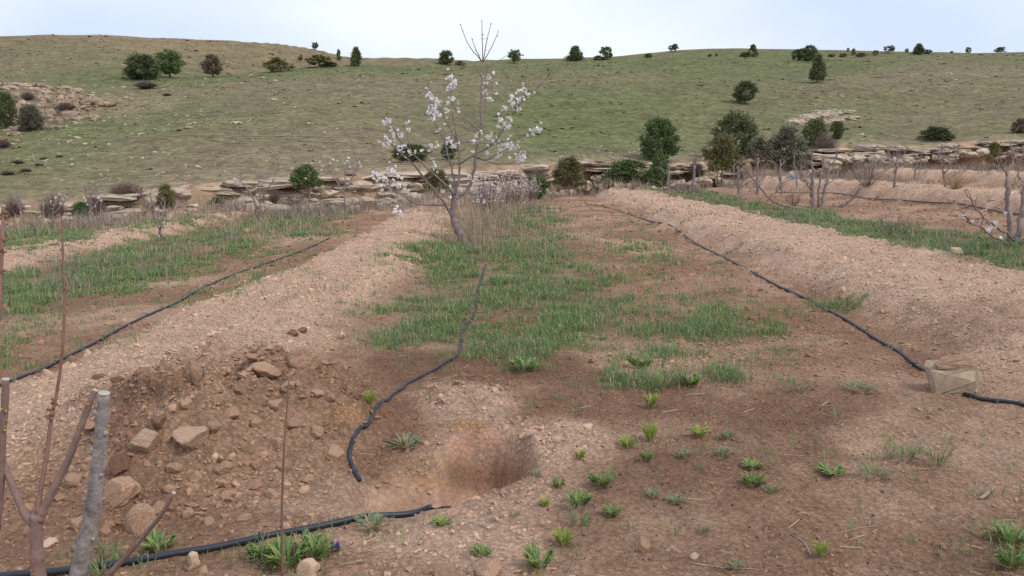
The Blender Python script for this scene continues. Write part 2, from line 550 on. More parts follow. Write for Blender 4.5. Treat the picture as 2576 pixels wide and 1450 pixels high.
def build_terrain():
    rows = list(np.arange(-3.0, 1.6, .25)) + list(np.arange(1.6, 3.4, .022))
    y = 3.4
    while y < 27:
        rows.append(y); y += max(.022, .0066 * y)
    while y < 520:
        rows.append(y); y += .0125 * y
    rows = np.array(rows)
    inner = np.linspace(-.60, .60, 700)
    sp = np.concatenate([-np.geomspace(1.6, .612, 40), inner, np.geomspace(.612, 1.6, 40)])
    YY, SS = np.meshgrid(rows, sp, indexing='ij')
    XX = SS * (YY + 5.0)
    x = XX.ravel(); y = YY.ravel()
    z = terrain_fn(x, y)
    s = np.clip(x / np.maximum(y, 1), -.8, .8)
    mid = .5 * (Y_END(s) + Y_CLF(s))
    isf = y < mid
    c = np.ones((len(x), 4))
    pit = np.maximum(1 - sstep(.75, 1.05, ell(x, y, PITC, .28, .45, .2)), .7 * (1 - sstep(.6, 1.0, ell(x, y, PITL, .34, .36, -.3))))
    c[:, 3] = 1 - .55 * pit
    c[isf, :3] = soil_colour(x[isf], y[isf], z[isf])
    c[~isf, :3] = hill_colour(x[~isf], y[~isf], z[~isf])
    global terrain
    ZZ = z.reshape(XX.shape)
    def on_sheet(px, py):
        """height of the built sheet, so that things stand on its faces"""
        px = np.asarray(px, float); py = np.asarray(py, float)
        ps = px / (py + 5.0)
        i = np.clip(np.searchsorted(rows, py) - 1, 0, len(rows) - 2); j = np.clip(np.searchsorted(sp, ps) - 1, 0, len(sp) - 2)
        a = np.clip((py - rows[i]) / (rows[i + 1] - rows[i]), 0, 1); b = np.clip((ps - sp[j]) / (sp[j + 1] - sp[j]), 0, 1)
        return (ZZ[i, j] * (1 - b) + ZZ[i, j + 1] * b) * (1 - a) + (ZZ[i + 1, j] * (1 - b) + ZZ[i + 1, j + 1] * b) * a
    terrain = on_sheet
    V = np.stack([x, y, z], 1)
    nr, nc = XX.shape
    i = np.arange(nr - 1)[:, None] * nc + np.arange(nc - 1)[None, :]
    Fq = np.stack([i, i + 1, i + nc + 1, i + nc], -1).reshape(-1, 4)
    fm = isf[Fq].any(1)
    for name, sel, m in (("ground", fm, soil_material("field_soil", 64.0, 7.0, .024)),
                         ("hillside", ~fm, soil_material("hill_turf", 2.6, .5, .10))):
        Fs = Fq[sel]
        used = np.unique(Fs)
        mp = np.zeros(len(V), np.int64); mp[used] = np.arange(len(used))
        me = arr_mesh(name, V[used], mp[Fs], c[used], smooth=True)
        tag(new_obj(name, me, None, m), kind="structure")
build_terrain()
# ------------------------------------------------------------------ scatter helpers
def ico(sub=0):
    bm = bmesh.new()
    bmesh.ops.create_icosphere(bm, subdivisions=sub + 1, radius=1.0)
    V = np.array([v.co[:] for v in bm.verts]); Fc = np.array([[v.index for v in f.verts] for f in bm.faces])
    bm.free()
    return V, Fc

def rot_mats(n, rng, tilt=.5):
    a = rng.uniform(0, 2 * np.pi, n); b = rng.normal(0, tilt, n); c = rng.normal(0, tilt, n)
    ca, sa, cb, sb, cc, sc = np.cos(a), np.sin(a), np.cos(b), np.sin(b), np.cos(c), np.sin(c)
    Rz = np.zeros((n, 3, 3)); Rz[:, 0, 0] = ca; Rz[:, 0, 1] = -sa; Rz[:, 1, 0] = sa; Rz[:, 1, 1] = ca; Rz[:, 2, 2] = 1
    Rx = np.zeros((n, 3, 3)); Rx[:, 0, 0] = 1; Rx[:, 1, 1] = cb; Rx[:, 1, 2] = -sb; Rx[:, 2, 1] = sb; Rx[:, 2, 2] = cb
    Ry = np.zeros((n, 3, 3)); Ry[:, 1, 1] = 1; Ry[:, 0, 0] = cc; Ry[:, 0, 2] = sc; Ry[:, 2, 0] = -sc; Ry[:, 2, 2] = cc
    return np.einsum('nij,njk,nkl->nil', Rz, Rx, Ry)

def scatter(name, variants, P, S, R, C, material, smooth=False, label=None, cat=None):
    """many small pieces merged into one 'stuff' object"""
    VV, FF, CC = [], [], []; off = 0
    which = np.arange(len(P)) % len(variants)
    for k, (bv, bf) in enumerate(variants):
        sel = which == k
        n = sel.sum()
        if n == 0: continue
        v = np.einsum('nij,nmj->nmi', R[sel], bv[None] * S[sel][:, None, :]) + P[sel][:, None, :]
        f = bf[None] + (np.arange(n) * len(bv))[:, None, None] + off
        VV.append(v.reshape(-1, 3)); FF.append(f.reshape(-1, bf.shape[1])); CC.append(np.repeat(C[sel], len(bv), 0))
        off += n * len(bv)
    me = arr_mesh(name, np.concatenate(VV), np.concatenate(FF), np.concatenate(CC), smooth)
    o = new_obj(name, me, None, material)
    return tag(o, label, cat, None, "stuff")

def fan(n, rng, y0, y1, smax=.70, power=1.0):
    u = rng.uniform(0, 1, n)
    y = y0 * (y1 / y0) ** (u ** power)
    s = rng.uniform(-smax, smax, n)
    return s * (y + .8), y

M_CLOD = mat("loose_soil", tint=True, var=.22, vscale=60, bump=.5, bscale=140, rough=.95, spec=.05)
M_GRASS = mat("grass_blade", tint=True, var=.12, vscale=6, rough=.6, spec=.2, translucent=.25)
M_DRY = mat("dry_grass_blade", tint=True, var=.15, vscale=8, rough=.85, spec=.1, translucent=.1)
M_STONE = mat("pale_limestone", (.45, .365, .285), var=.36, vscale=1.3, bump=.6, bscale=6, rnd=.14, rough=.95, spec=.08)
M_HSTONE = mat("hill_stone", tint=True, var=.2, vscale=3, rough=.95, spec=.05)

def build_clods():
    rng = np.random.default_rng(11)
    vs = []
    for i in range(6):
        v, f = ico(0)
        v = v * rng.uniform(.65, 1.25, (len(v), 1)); v[:, 2] *= .8
        vs.append((v, f))
    x, y = fan(150000, rng, 2.0, 30)
    z = terrain(x, y)
    _, bm = berms(x, y)
    mo = 1 - sstep(.3, 1.1, ell(x, y, MND, 1.15, 1.4, .2))
    spo = np.maximum(1 - sstep(.4, 1.15, ell(x, y, SPA, .42, .34)), 1 - sstep(.4, 1.15, ell(x, y, SPB, .30, .30)))
    pit = np.maximum(1 - sstep(.8, 1.1, ell(x, y, PITC, .27, .44, .2)), 1 - sstep(.6, .9, ell(x, y, PITL, .3, .3)))
    u, v = to_px(x, y, z)
    bott = np.exp(-((u - 1150) / 300) ** 2 - ((v - 1400) / 90) ** 2)
    g = grass_strip(x, y)
    patchy = sstep(-.2, .5, fbm(x * 1.1, y * 1.1, 3, 140))
    dens = .20 + .32 * patchy + .75 * bm + .8 * mo + .9 * spo + .6 * bott - .25 * g
    right = (u > 1380) & (v > 950)
    rim = np.abs(ell(x, y, PITC, .33, .50, .2) - 1.05) < .16
    dens = np.where(rim, dens + .45, dens)
    dens = dens * (1 - pit)
    keep = rng.uniform(0, 1, len(x)) < dens * .62
    x, y, z, bm, mo, spo, right = [a[keep] for a in (x, y, z, bm, mo, spo, right)]
    n = len(x)
    sz = (.0036 + .00100 * y) * np.exp(rng.normal(0, .48, n)) * (1 + .15 * mo + .15 * spo - .30 * bm) * np.where(right, .68, 1)
    sz = np.clip(sz, .004, .055)
    S = np.stack([sz * rng.uniform(.8, 1.4, n), sz * rng.uniform(.8, 1.4, n), sz * rng.uniform(.6, 1.0, n)], 1)
    C = soil_colour(x, y, z) * rng.uniform(.76, 1.06, (n, 1))
    P = np.stack([x, y, z + .15 * S[:, 2]], 1)
    scatter("soil_crumbs", vs, P, S, rot_mats(n, rng, .6), C, M_CLOD, False, "loose crumbs and small clods of pale brown soil strewn over the field", "soil")
    # dark sheep droppings and grit on the trodden soil
    x, y = fan(2600, rng, 2.1, 6.5)
    z = terrain(x, y); u, v = to_px(x, y, z)
    keep = rng.uniform(0, 1, len(x)) < np.exp(-((u - 1750) / 380) ** 2 - ((v - 1220) / 170) ** 2) * .5 + .03
    x, y, z = x[keep], y[keep], z[keep]; n = len(x)
    sz = rng.uniform(.004, .008, n)
    scatter("dark_grit", vs, np.stack([x, y, z + sz * .4], 1), np.stack([sz] * 3, 1), rot_mats(n, rng), rng.uniform(.7, 1.3, (n, 1)) * np.array((.10, .075, .075)), M_CLOD, True,
            "small dark droppings and grit on the trodden brown soil", "grit")
build_clods()

def blades(name, X, Y, Z, H, W, A, L, C, material, label, cat, curl=.35):
    """one object of many tapering, bent blades"""
    n = len(X)
    px, py = -np.sin(A), np.cos(A)
    dx, dy = np.cos(A), np.sin(A)
    B = np.stack([X, Y, Z], 1)
    def off(along, up, side):
        return np.stack([dx * along + px * side, dy * along + py * side, up], 1)
    v0 = B + off(0 * H, -.01 + 0 * H, -W / 2); v1 = B + off(0 * H, -.01 + 0 * H, W / 2)
    m = off(H * np.sin(L) * curl, H * .55, -W * .42); m2 = off(H * np.sin(L) * curl, H * .55, W * .42)
    t = off(H * np.sin(L), H * np.clip(np.cos(L), .12, 1), 0 * H)
    V = np.stack([v0, v1, B + m, B + m2, B + t], 1).reshape(-1, 3)
    i = np.arange(n)[:, None] * 5
    Fc = np.concatenate([i + np.array([0, 1, 3]), i + np.array([0, 3, 2]), i + np.array([2, 3, 4])], 1).reshape(-1, 3)
    me = arr_mesh(name, V, Fc, np.repeat(C, 5, 0))
    o = new_obj(name, me, None, material)
    return tag(o, label, cat, None, "stuff")

def tufts_to_blades(rng, x, y, per, spread, h, hvar=.35, lean=.6, wk=.00055, wmin=.0035):
    n = len(x)
    i = np.repeat(np.arange(n), per)
    m = len(i)
    r = spread[i] * np.sqrt(rng.uniform(0, 1, m)); a = rng.uniform(0, 2 * np.pi, m)
    X = x[i] + r * np.cos(a); Y = y[i] + r * np.sin(a)
    Z = terrain(X, Y)
    H = h[i] * np.clip(rng.normal(1, hvar, m), .3, 2)
    W = np.maximum(wmin, wk * Y) * rng.uniform(.7, 1.4, m)
    A = np.where(rng.uniform(0, 1, m) < .65, a + rng.normal(0, .6, m), rng.uniform(0, 2 * np.pi, m))
    L = np.abs(rng.normal(0, lean, m))
    return X, Y, Z, H, W, A, L, i

G1 = np.array((.135, .240, .088)); G2 = np.array((.230, .315, .095)); G3 = np.array((.175, .262, .140)); GT = np.array((.43, .335, .225)); GM = np.array((.36, .285, .24))
HOSE_PX = [(1222, 668), (1215, 690), (1206, 718), (1199, 755), (1196, 785), (1180, 815), (1162, 845), (1158, 880), (1140, 905), (1090, 935), (1030, 965), (985, 1000), (940, 1040), (905, 1085), (882, 1130), (884, 1170), (906, 1218)]
def seg_dist(u, v, line):
    best = np.full(np.shape(u), 1e9)
    for (a, b), (c, d) in zip(line[:-1], line[1:]):
        t = np.clip(((u - a) * (c - a) + (v - b) * (d - b)) / ((c - a) ** 2 + (d - b) ** 2), 0, 1)
        best = np.minimum(best, np.hypot(u - a - t * (c - a), v - b - t * (d - b)))
    return best

# extra green patches read off the photograph: (u, v, ru, rv, density)
GPATCH = [(1070, 790, 175, 75, .9), (1250, 720, 250, 95, .85), (1110, 650, 130, 60, .95), (1400, 770, 190, 90, .65), (1150, 860, 240, 55, .75), (1330, 860, 170, 55, .75),
          (1340, 620, 130, 60, .75), (1300, 560, 130, 45, .8), (1500, 730, 120, 60, .35), (1620, 640, 110, 50, .30), (1760, 830, 170, 45, .75), (1940, 850, 70, 45, .85), (1690, 880, 90, 40, .75),
          (1640, 955, 110, 35, .55), (1830, 945, 60, 30, .9), (1330, 915, 70, 25, .6), (1720, 690, 120, 40, .22), (1660, 660, 60, 30, .35),
          (160, 720, 230, 50, .9), (330, 650, 230, 50, .9), (520, 620, 190, 45, .9), (700, 585, 160, 35, .8), (60, 760, 120, 60, .7),
          (500, 690, 120, 22, .35), (60, 830, 100, 30, .25), (40, 900, 70, 40, .45), (100, 600, 220, 35, .95), (430, 560, 220, 22, .8), (2110, 765, 80, 22, .6),
          (2260, 1140, 40, 22, .35), (2540, 1380, 60, 60, .45), (1000, 1340, 130, 25, .1), (740, 1380, 90, 40, .45), (260, 1400, 120, 30, .2), (1240, 640, 90, 60, .8), (1600, 680, 260, 170, .17), (1720, 850, 340, 130, .20), (1300, 760, 400, 170, .25), (350, 680, 420, 90, .22), (120, 840, 260, 80, .12)]

def rng_soft(x, y):
    """fine breakup so that patches thin out instead of ending at an edge"""
    return .62 + .50 * vnoise(x * 9.0, y * 9.0, 159)

def green_density(x, y, z):
    u, v = to_px(x, y, z)
    wob = .35 * fbm(x * 1.6, y * 1.6, 3, 150)
    d = np.zeros_like(x)
    for pu, pv, ru, rv, a in GPATCH:
        q = np.sqrt(((u - pu) / ru) ** 2 + ((v - pv) / rv) ** 2) + wob
        d = np.maximum(d, a * (1 - sstep(.35, 1.30, q)))
    s = grass_strip(x, y)
    far = sstep(9, 13, y)
    inrow = (np.abs(berm_q(x, y, 1) - 3.4) < 2.2)
    strip = s * np.where(inrow, .0, .95) * far
    d = np.maximum(d, strip)
    d = d * rng_soft(x, y) * sstep(-.50, .35, fbm(x * 1.7, y * 1.7, 3, 155) + .28) * sstep(-.7, .2, fbm(x * 4.5, y * 4.5, 2, 157) + .26)
    d = d * sstep(6, 20, seg_dist(u, v - 4, HOSE_PX))
    return d

def build_grass():
    rng = np.random.default_rng(21)
    x, y = fan(105000, rng, 2.6, 45, .70, .95)
    z = terrain(x, y)
    s = np.clip(x / y, -.8, .8)
    d = green_density(x, y, z) * (1 - sstep(0, 2.5, y - Y_END(s)))
    keep = rng.uniform(0, 1, len(x)) < d
    x, y, d = x[keep], y[keep], d[keep]
    h = np.clip(.055 + .085 * d * np.exp(rng.normal(-.12, .38, len(x))) + .05 * fbm(x * .9, y * .9, 2, 160), .04, .26) * np.where(y > 9, .66, .62)
    sp = rng.uniform(.03, .13, len(x)) * (1 + .02 * y)
    X, Y, Z, H, W, A, L, i = tufts_to_blades(rng, x, y, 13, sp, h, .4, .85, .00075, .0045)
    t = vnoise(x * .8, y * .8, 162)[i]; r = rng.uniform(0, 1, len(i))
    C = G1 + (G3 - G1) * np.clip(t * 1.4 - .2, 0, 1)[:, None]
    C = np.where((r < .30)[:, None], G2, C)
    C = np.where((r > .86)[:, None], GT * .9, C) * rng.uniform(.65, 1.4, (len(i), 1))
    blades("grass", X, Y, Z, H, W, A, L, C, M_GRASS, "short green grass growing in the tree rows and in patches on the bare soil", "grass")
    # sparse seedlings on the open soil
    x, y = fan(2600, rng, 2.3, 14, .68)
    z = terrain(x, y); u, v = to_px(x, y, z)
    pit = ell(x, y, PITC, .45, .55, .25) > 1
    keep = (rng.uniform(0, 1, len(x)) < .35 * sstep(-.2, .6, fbm(x * .9, y * .9, 3, 166)) + .04) & (berms(x, y)[1] < .2) & pit & (ell(x, y, MND, 1.2, 1.4) > .95)
    x, y = x[keep], y[keep]
    X, Y, Z, H, W, A, L, i = tufts_to_blades(rng, x, y, 8, np.full(len(x), .03), np.full(len(x), .045) * rng.uniform(.6, 1.6, len(x)), .4, .8, .0006, .003)
    C = np.where((rng.uniform(0, 1, len(i)) < .4)[:, None], G2, G3) * rng.uniform(.8, 1.3, (len(i), 1))
    blades("seedling_grass", X, Y, Z, H, W, A, L, C, M_GRASS, "sparse seedling grass sprouting on the trodden brown soil", "grass")

def build_dry():
    rng = np.random.default_rng(31)
    x, y = fan(30000, rng, 8, 62, .72, .75)
    z = terrain(x, y)
    s = np.clip(x / y, -.8, .8)
    u, v = to_px(x, y, z)
    ye = Y_END(s)
    edge = np.exp(-((y - ye + .5) / 2.6) ** 2) * np.where(s < .02, 1.0, .55)
    clump = .9 * np.exp(-((u - 1215) / 95) ** 2 - ((v - 560) / 55) ** 2)
    clump2 = .8 * np.exp(-((u - 1180) / 120) ** 2 - ((v - 520) / 22) ** 2)
    rows = .22 * grass_strip(x, y) * sstep(9, 14, y)
    rightf = .95 * sstep(.22, .36, s) * sstep(29, 35, y) * (1 - sstep(2, 9, y - ye))
    leftp = .5 * np.exp(-((u - 640) / 140) ** 2 - ((v - 570) / 30) ** 2) + .35 * np.exp(-((u - 180) / 120) ** 2 - ((v - 700) / 40) ** 2)
    d = edge + clump + clump2 + rows + rightf + leftp
    d = d * sstep(-.6, .4, fbm(x * .8, y * .8, 3, 171) + .2)
    keep = (rng.uniform(0, 1, len(x)) < d * .8)
    x, y = x[keep], y[keep]
    tall = (np.exp(-((y - Y_END(np.clip(x / y, -.8, .8))) / 3) ** 2))
    h = (.15 + .17 * tall + .22 * clump[keep]) * rng.uniform(.6, 1.4, len(x))
    h = np.clip(h, .08, .62)
    X, Y, Z, H, W, A, L, i = tufts_to_blades(rng, x, y, 11, rng.uniform(.08, .22, len(x)), h, .4, .42, .00050)
    r = vnoise(x * .5, y * .5, 173)[i] + rng.normal(0, .2, len(i))
    C = GT + (GM - GT) * np.clip(r * 1.6 - .3 + .35 * sstep(20, 32, Y), 0, 1)[:, None]
    C = C * rng.uniform(.65, 1.2, (len(i), 1))
    blades("dry_grass", X, Y, Z, H, W, A, L, C, M_DRY, "dry tan and mauve grass stalks along the field edge and behind the blossoming tree", "dry grass", .3)
    # straw lying on the soil
    x, y = fan(1500, rng, 2.1, 9, .68)
    z = terrain(x, y); u, v = to_px(x, y, z)
    keep = rng.uniform(0, 1, len(x)) < .22 + .9 * np.exp(-((u - 2250) / 330) ** 2 - ((v - 1330) / 70) ** 2)
    keep &= (ell(x, y, PITC, .5, .6, .25) > 1)
    x, y, z = x[keep], y[keep], z[keep]; n = len(x)
    a = rng.uniform(0, 6.28, n); ln = rng.uniform(.02, .12, n); w = rng.uniform(.0008, .0017, n)
    dx, dy = np.cos(a) * ln, np.sin(a) * ln
    x2, y2 = x + dx, y + dy
    zz = np.stack([z, terrain(x + dx / 2, y + dy / 2), terrain(x2, y2)], 1).max(1)
    px, py = -np.sin(a) * w, np.cos(a) * w
    P0 = np.stack([x - px, y - py, zz + .004], 1); P1 = np.stack([x + px, y + py, zz + .006], 1)
    P2 = np.stack([x2 + px, y2 + py, zz + .012], 1); P3 = np.stack([x2 - px, y2 - py, zz + .010], 1)
    up = np.array((0, 0, .003))
    V = np.stack([P0, P1, P2, P3, (P0 + P1) / 2 + up, (P2 + P3) / 2 + up], 1).reshape(-1, 3)
    i = np.arange(n)[:, None] * 6
    Fc = np.concatenate([i + np.array(q) for q in ([0, 4, 5, 3], [4, 1, 2, 5], [0, 3, 2, 1])], 1).reshape(-1, 4)
    me = arr_mesh("straw", V, Fc, np.repeat(GT * rng.uniform(.7, 1.5, (n, 1)), 6, 0))
    tag(new_obj("straw", me, None, M_DRY), "short pieces of pale straw lying on the bare soil", "straw", None, "stuff")
build_grass()
build_dry()

def build_hill_cover():
    rng = np.random.default_rng(41)
    vs = []
    for i in range(6):
        v, f = ico(0)
        v = np.clip(v * rng.uniform(.8, 1.3, (len(v), 1)), -.85, .85); v[:, 2] *= .45
        vs.append((v, f))
    x, y = fan(26000, rng, 42, 150, .68)
    s = x / y; t = (y - Y_CLF(s)) / (Y_CRE(s) - Y_CLF(s))
    z = terrain(x, y); u, v = to_px(x, y, z)
    d = .26 * sstep(.0, -.3, s) * (t < 1.0) + .015
    for pu, pv, ru, rv, a in ((330, 300, 300, 110, .55), (230, 240, 190, 60, .9), (120, 330, 150, 60, .95), (60, 390, 120, 40, .6), (2060, 240, 90, 25, .75), (2085, 292, 75, 22, .9), (1990, 400, 90, 20, .4),
                              (2330, 225, 160, 35, .3), (1640, 395, 260, 16, .45), (560, 360, 400, 80, .25), (2180, 345, 90, 10, .6), (2120, 135, 120, 6, .4), (1830, 135, 60, 5, .3), (560, 470, 160, 14, .6), (2100, 268, 40, 10, .8)):
        d = np.maximum(d, a * np.exp(-((u - pu) / ru) ** 2 - ((v - pv) / rv) ** 2))
    d = d * sstep(-.7, .5, fbm(x * .12, y * .2, 3, 180) + .2) * (y > Y_CLF(s) + .5)
    keep = rng.uniform(0, 1, len(x)) < d
    x, y, z = x[keep], y[keep], z[keep]; n = len(x)
    sz = (.028 + .0007 * y) * np.exp(rng.normal(0, .42, n))
    S = np.stack([sz * rng.uniform(.9, 1.9, n), sz * rng.uniform(.8, 1.4, n), sz * rng.uniform(.5, .9, n)], 1)
    C = np.array((.46, .385, .27)) * rng.uniform(.6, 1.15, (n, 1))
    scatter("hill_stones", vs, np.stack([x, y, z + .1 * sz], 1), S, rot_mats(n, rng, .25), C, M_HSTONE, False, "countless small pale stones strewn over the far hillside turf", "stones")
    # low turf tussocks that roughen the hillside
    x, y = fan(12000, rng, 42, 200, .68)
    s = x / y
    z = terrain(x, y)
    keep = (y > Y_CLF(s) + .8)
    x, y, z = x[keep], y[keep], z[keep]; n = len(x)
    c = hill_colour(x, y, z)
    k = rng.uniform(0, 1, n)
    C = c * np.where(k < .5, rng.uniform(.9, 1.05, n), rng.uniform(1.05, 1.25, n))[:, None]
    v, f = ico(0); v = v.copy()
    keepf = np.array([q for q in f if v[q][:, 2].mean() > -.1])
    sz = (.03 + .0008 * y) * np.exp(rng.normal(0, .4, n))
    S = np.stack([sz * 1.9, sz * 1.2, sz * rng.uniform(.2, .5, n)], 1)
    scatter("turf_tussocks", [(v, keepf)], np.stack([x, y, z - .02], 1), S, rot_mats(n, rng, .1), C, M_HSTONE, False, "low grass tussocks covering the far green and brown hillside", "grass")
build_hill_cover()
# ------------------------------------------------------------------ rock outcrops
def slab_mesh(seed, flat=True):
    rng = np.random.default_rng(seed)
    bm = bmesh.new()
    bmesh.ops.create_cube(bm, size=1.0)
    bmesh.ops.subdivide_edges(bm, edges=bm.edges[:], cuts=3, use_grid_fill=True)
    for v in bm.verts:
        p = v.co
        e = 1 - .12 * (abs(p.x) > .4) * (abs(p.z) > .4) - .08 * (abs(p.y) > .4) * (abs(p.z) > .4)
        p.x *= e * (1 + rng.uniform(-.16, .16)); p.y *= e * (1 + rng.uniform(-.22, .22)); p.z *= (1 + rng.uniform(-.28, .28))
        p.z += .10 * p.x * rng.uniform(-1, 1)
    bmesh.ops.triangulate(bm, faces=bm.faces[:])
    me = bpy.data.meshes.new("rock_slab"); bm.to_mesh(me); bm.free()
    me.materials.append(M_STONE)
    return me
M_GULLY = mat("gully_rock", (.38, .285, .205), var=.35, vscale=1.6, bump=.7, bscale=5, rnd=.2, rough=.95, spec=.05)
SLABS = [slab_mesh(200 + i) for i in range(10)]

def boulder_mesh(seed, sub=2, planes=14, material=None, noise=.06):
    rng = np.random.default_rng(seed)
    v, f = ico(sub)
    nrm = rng.normal(0, 1, (planes, 3)); nrm /= np.linalg.norm(nrm, axis=1)[:, None]
    dd = rng.uniform(.62, 1.0, planes)
    dots = v @ nrm.T
    r = np.where(dots > .05, dd / np.maximum(dots, .05), 9).min(1)
    r = np.minimum(r, 1.1)
    v = v * r[:, None]
    off = rng.uniform(0, 50, 3)
    v = v * (1 + noise * fbm(v[:, 0] * 2.3 + off[0] + v[:, 2] * 1.7, v[:, 1] * 2.3 + off[1] - v[:, 2], 3, seed))[:, None]
    me = arr_mesh("boulder", v, f, None, False)
    if material: me.materials.append(material)
    return me
BOULD = [boulder_mesh(300 + i, 1, 12, M_STONE) for i in range(8)]

def outcrop(label, u0, u1, layers, seed, dv=0.0, hvis=1.8, dens=1.0, lay_h=(.18, .42), group=None, blocks=6, wm=1.0):
    rng = np.random.default_rng(seed)
    c = se((u0 + u1) / 2, 460)[0]
    yc = float(Y_CLF(np.array([c]))[0])
    base = Vector((c * yc, yc, ground_z(c * yc, yc - 2.5)))
    root = thing("rock_outcrop", base, label, "rock outcrop", group)
    def put(me, name, p, sc, rz, tilt=0.0):
        o = bpy.data.objects.new(name, me); COL.objects.link(o)
        o.parent = root; o.location = Vector(p) - base
        o.scale = sc; o.rotation_euler = (rng.normal(0, .05) + tilt, rng.normal(0, .06), rz)
    u = u0
    for L in range(layers):
        u = u0 + rng.uniform(-15, 10)
        depth = L / max(1, layers - 1)
        while u < u1:
            s = se(u, 440)[0]
            w = wm * rng.uniform(.5, 1.1) * (rng.uniform(1, 2.6) if L < 2 else 1.1)
            hgt = rng.uniform(*lay_h) * (1.3 if L > 1 else 1)
            if rng.uniform() < dens * (.88 - .25 * depth):
                y = float(Y_CLF(np.array([s]))[0]) - .35 - .35 * depth * rng.uniform(.3, 1.8) - 1.0 * depth + rng.normal(0, .18)
                zt = float(CAMZ + E_CLF(np.array([s]))[0] * (y + .4)) + .04 - depth * hvis - rng.uniform(0, .22)
                put(SLABS[rng.integers(len(SLABS))], "rock_slab", (s * y, y, zt - hgt / 2), (w, rng.uniform(.9, 1.6), hgt), rng.normal(0, .35) - .35 * s)
            u += w * F / 52 * rng.uniform(.75, 1.15)
    for i in range(int(blocks * 2.2)):
        u = rng.uniform(u0, u1); s = se(u, 440)[0]
        y = float(Y_CLF(np.array([s]))[0]) - rng.uniform(1.2, 2.4)
        r = rng.uniform(.12, .5)
        z = ground_z(s * y, y) + r * .35
        zt = float(CAMZ + E_CLF(np.array([s]))[0] * y) - rng.uniform(.7, 1.0) * hvis
        z = max(z, zt)
        put(BOULD[rng.integers(len(BOULD))], "rock_block", (s * y, y, z), (r * rng.uniform(.9, 1.7), r, r * rng.uniform(.45, .8)), rng.uniform(0, 6.28))
    return root

outcrop("low layered pale rock ledge behind the leaning bare saplings beside the grey shrubs", -60, 330, 5, 1, hvis=1.4, blocks=8, wm=1.4, dens=1.2)
outcrop("long cracked pale rock ledge across the ravine behind the forked young tree", 330, 690, 7, 2, hvis=2.0, blocks=16, wm=1.5, dens=1.25)
outcrop("pale rounded rock ledge in cracked blocks behind the blossoming sapling", 690, 1010, 7, 3, hvis=2.0, blocks=22, wm=1.5, dens=1.25)
outcrop("thin layered rock ledge behind the big blossoming cherry tree", 1010, 1390, 6, 4, hvis=1.7, blocks=8, wm=1.4, dens=1.2)
outcrop("broken rock ledge over a bare earth bank between two dark junipers", 1440, 1800, 5, 5, hvis=1.5, blocks=6)
outcrop("low rock wall of square blocks behind the row of pruned stems", 1800, 2080, 4, 6, hvis=1.7, blocks=5)
outcrop("flat-topped pale rock ledge beside the grey leafless shrub", 2090, 2290, 4, 7, hvis=1.2, blocks=9)
outcrop("long flat rock ledge in thin overhanging sheets below the round juniper bush", 2280, 2660, 5, 8, hvis=1.0, lay_h=(.14, .30), blocks=5)

def gully_rocks():
    rng = np.random.default_rng(77)
    base = hit(110, 300)
    root = thing("rock_outcrop", base, "broken pinkish cliff in a gully high on the stony hillside", "rock outcrop")
    for (u, v, w, h, n) in ((60, 262, 40, 60, 7), (95, 285, 30, 55, 6), (130, 255, 60, 40, 8), (175, 250, 60, 36, 7), (215, 270, 60, 24, 7), (150, 295, 60, 30, 8), (60, 222, 110, 14, 9), (130, 225, 90, 10, 6),
                            (245, 262, 70, 16, 6), (30, 305, 40, 20, 5), (40, 330, 50, 20, 5), (110, 320, 80, 16, 6), (20, 360, 40, 14, 4), (200, 300, 90, 14, 6)):
        for i in range(int(n * 2.2)):
            p = hit(u + rng.uniform(-.5, .5) * w, v + rng.uniform(-.5, .5) * h)
            if p is None: continue
            k = p.y / F
            o = bpy.data.objects.new("rock_slab", (SLABS if rng.uniform() < .6 else BOULD)[rng.integers(8)])
            COL.objects.link(o); o.parent = root
            sw = rng.uniform(6, 22) * k * (.6 + w / 110); sh = sw * rng.uniform(.25, .6) if h < 30 else sw * rng.uniform(.5, 1.1)
            if o.data in BOULD: sw *= .55; sh *= .55
            o.location = p - base + Vector((0, 0, sh * .2)); o.scale = (sw, sw * .8, sh)
            o.material_slots[0].link = 'OBJECT'; o.material_slots[0].material = M_GULLY
            o.rotation_euler = (rng.normal(0, .12), rng.normal(0, .12), rng.uniform(-.5, .5))
gully_rocks()

def ledge_stones():
    """ledges of pale slabs higher on the slope, right of the middle"""
    rng = np.random.default_rng(78)
    base = hit(2075, 295)
    root = thing("rock_outcrop", base, "slanting streaks of pale slabs on the green slope above the paired junipers", "rock outcrop")
    for (ua, va, ub, vb, n) in ((2000, 305, 2100, 276, 14), (2030, 300, 2150, 280, 12), (2075, 312, 2150, 296, 10), (1995, 308, 2020, 312, 3), (2060, 290, 2120, 284, 7)):
        for i in range(n):
            t = (i + rng.uniform(-.3, .3)) / n
            p = hit(ua + (ub - ua) * t, va + (vb - va) * t + rng.normal(0, 1.5))
            if p is None: continue
            o = bpy.data.objects.new("rock_slab", SLABS[rng.integers(8)]); COL.objects.link(o); o.parent = root
            sw = rng.uniform(.5, 1.2)
            o.location = p - base + Vector((0, 0, .06)); o.scale = (sw, sw * .8, rng.uniform(.14, .3)); o.rotation_euler = (0.1, rng.normal(0, .06), rng.normal(.3, .25))
ledge_stones()

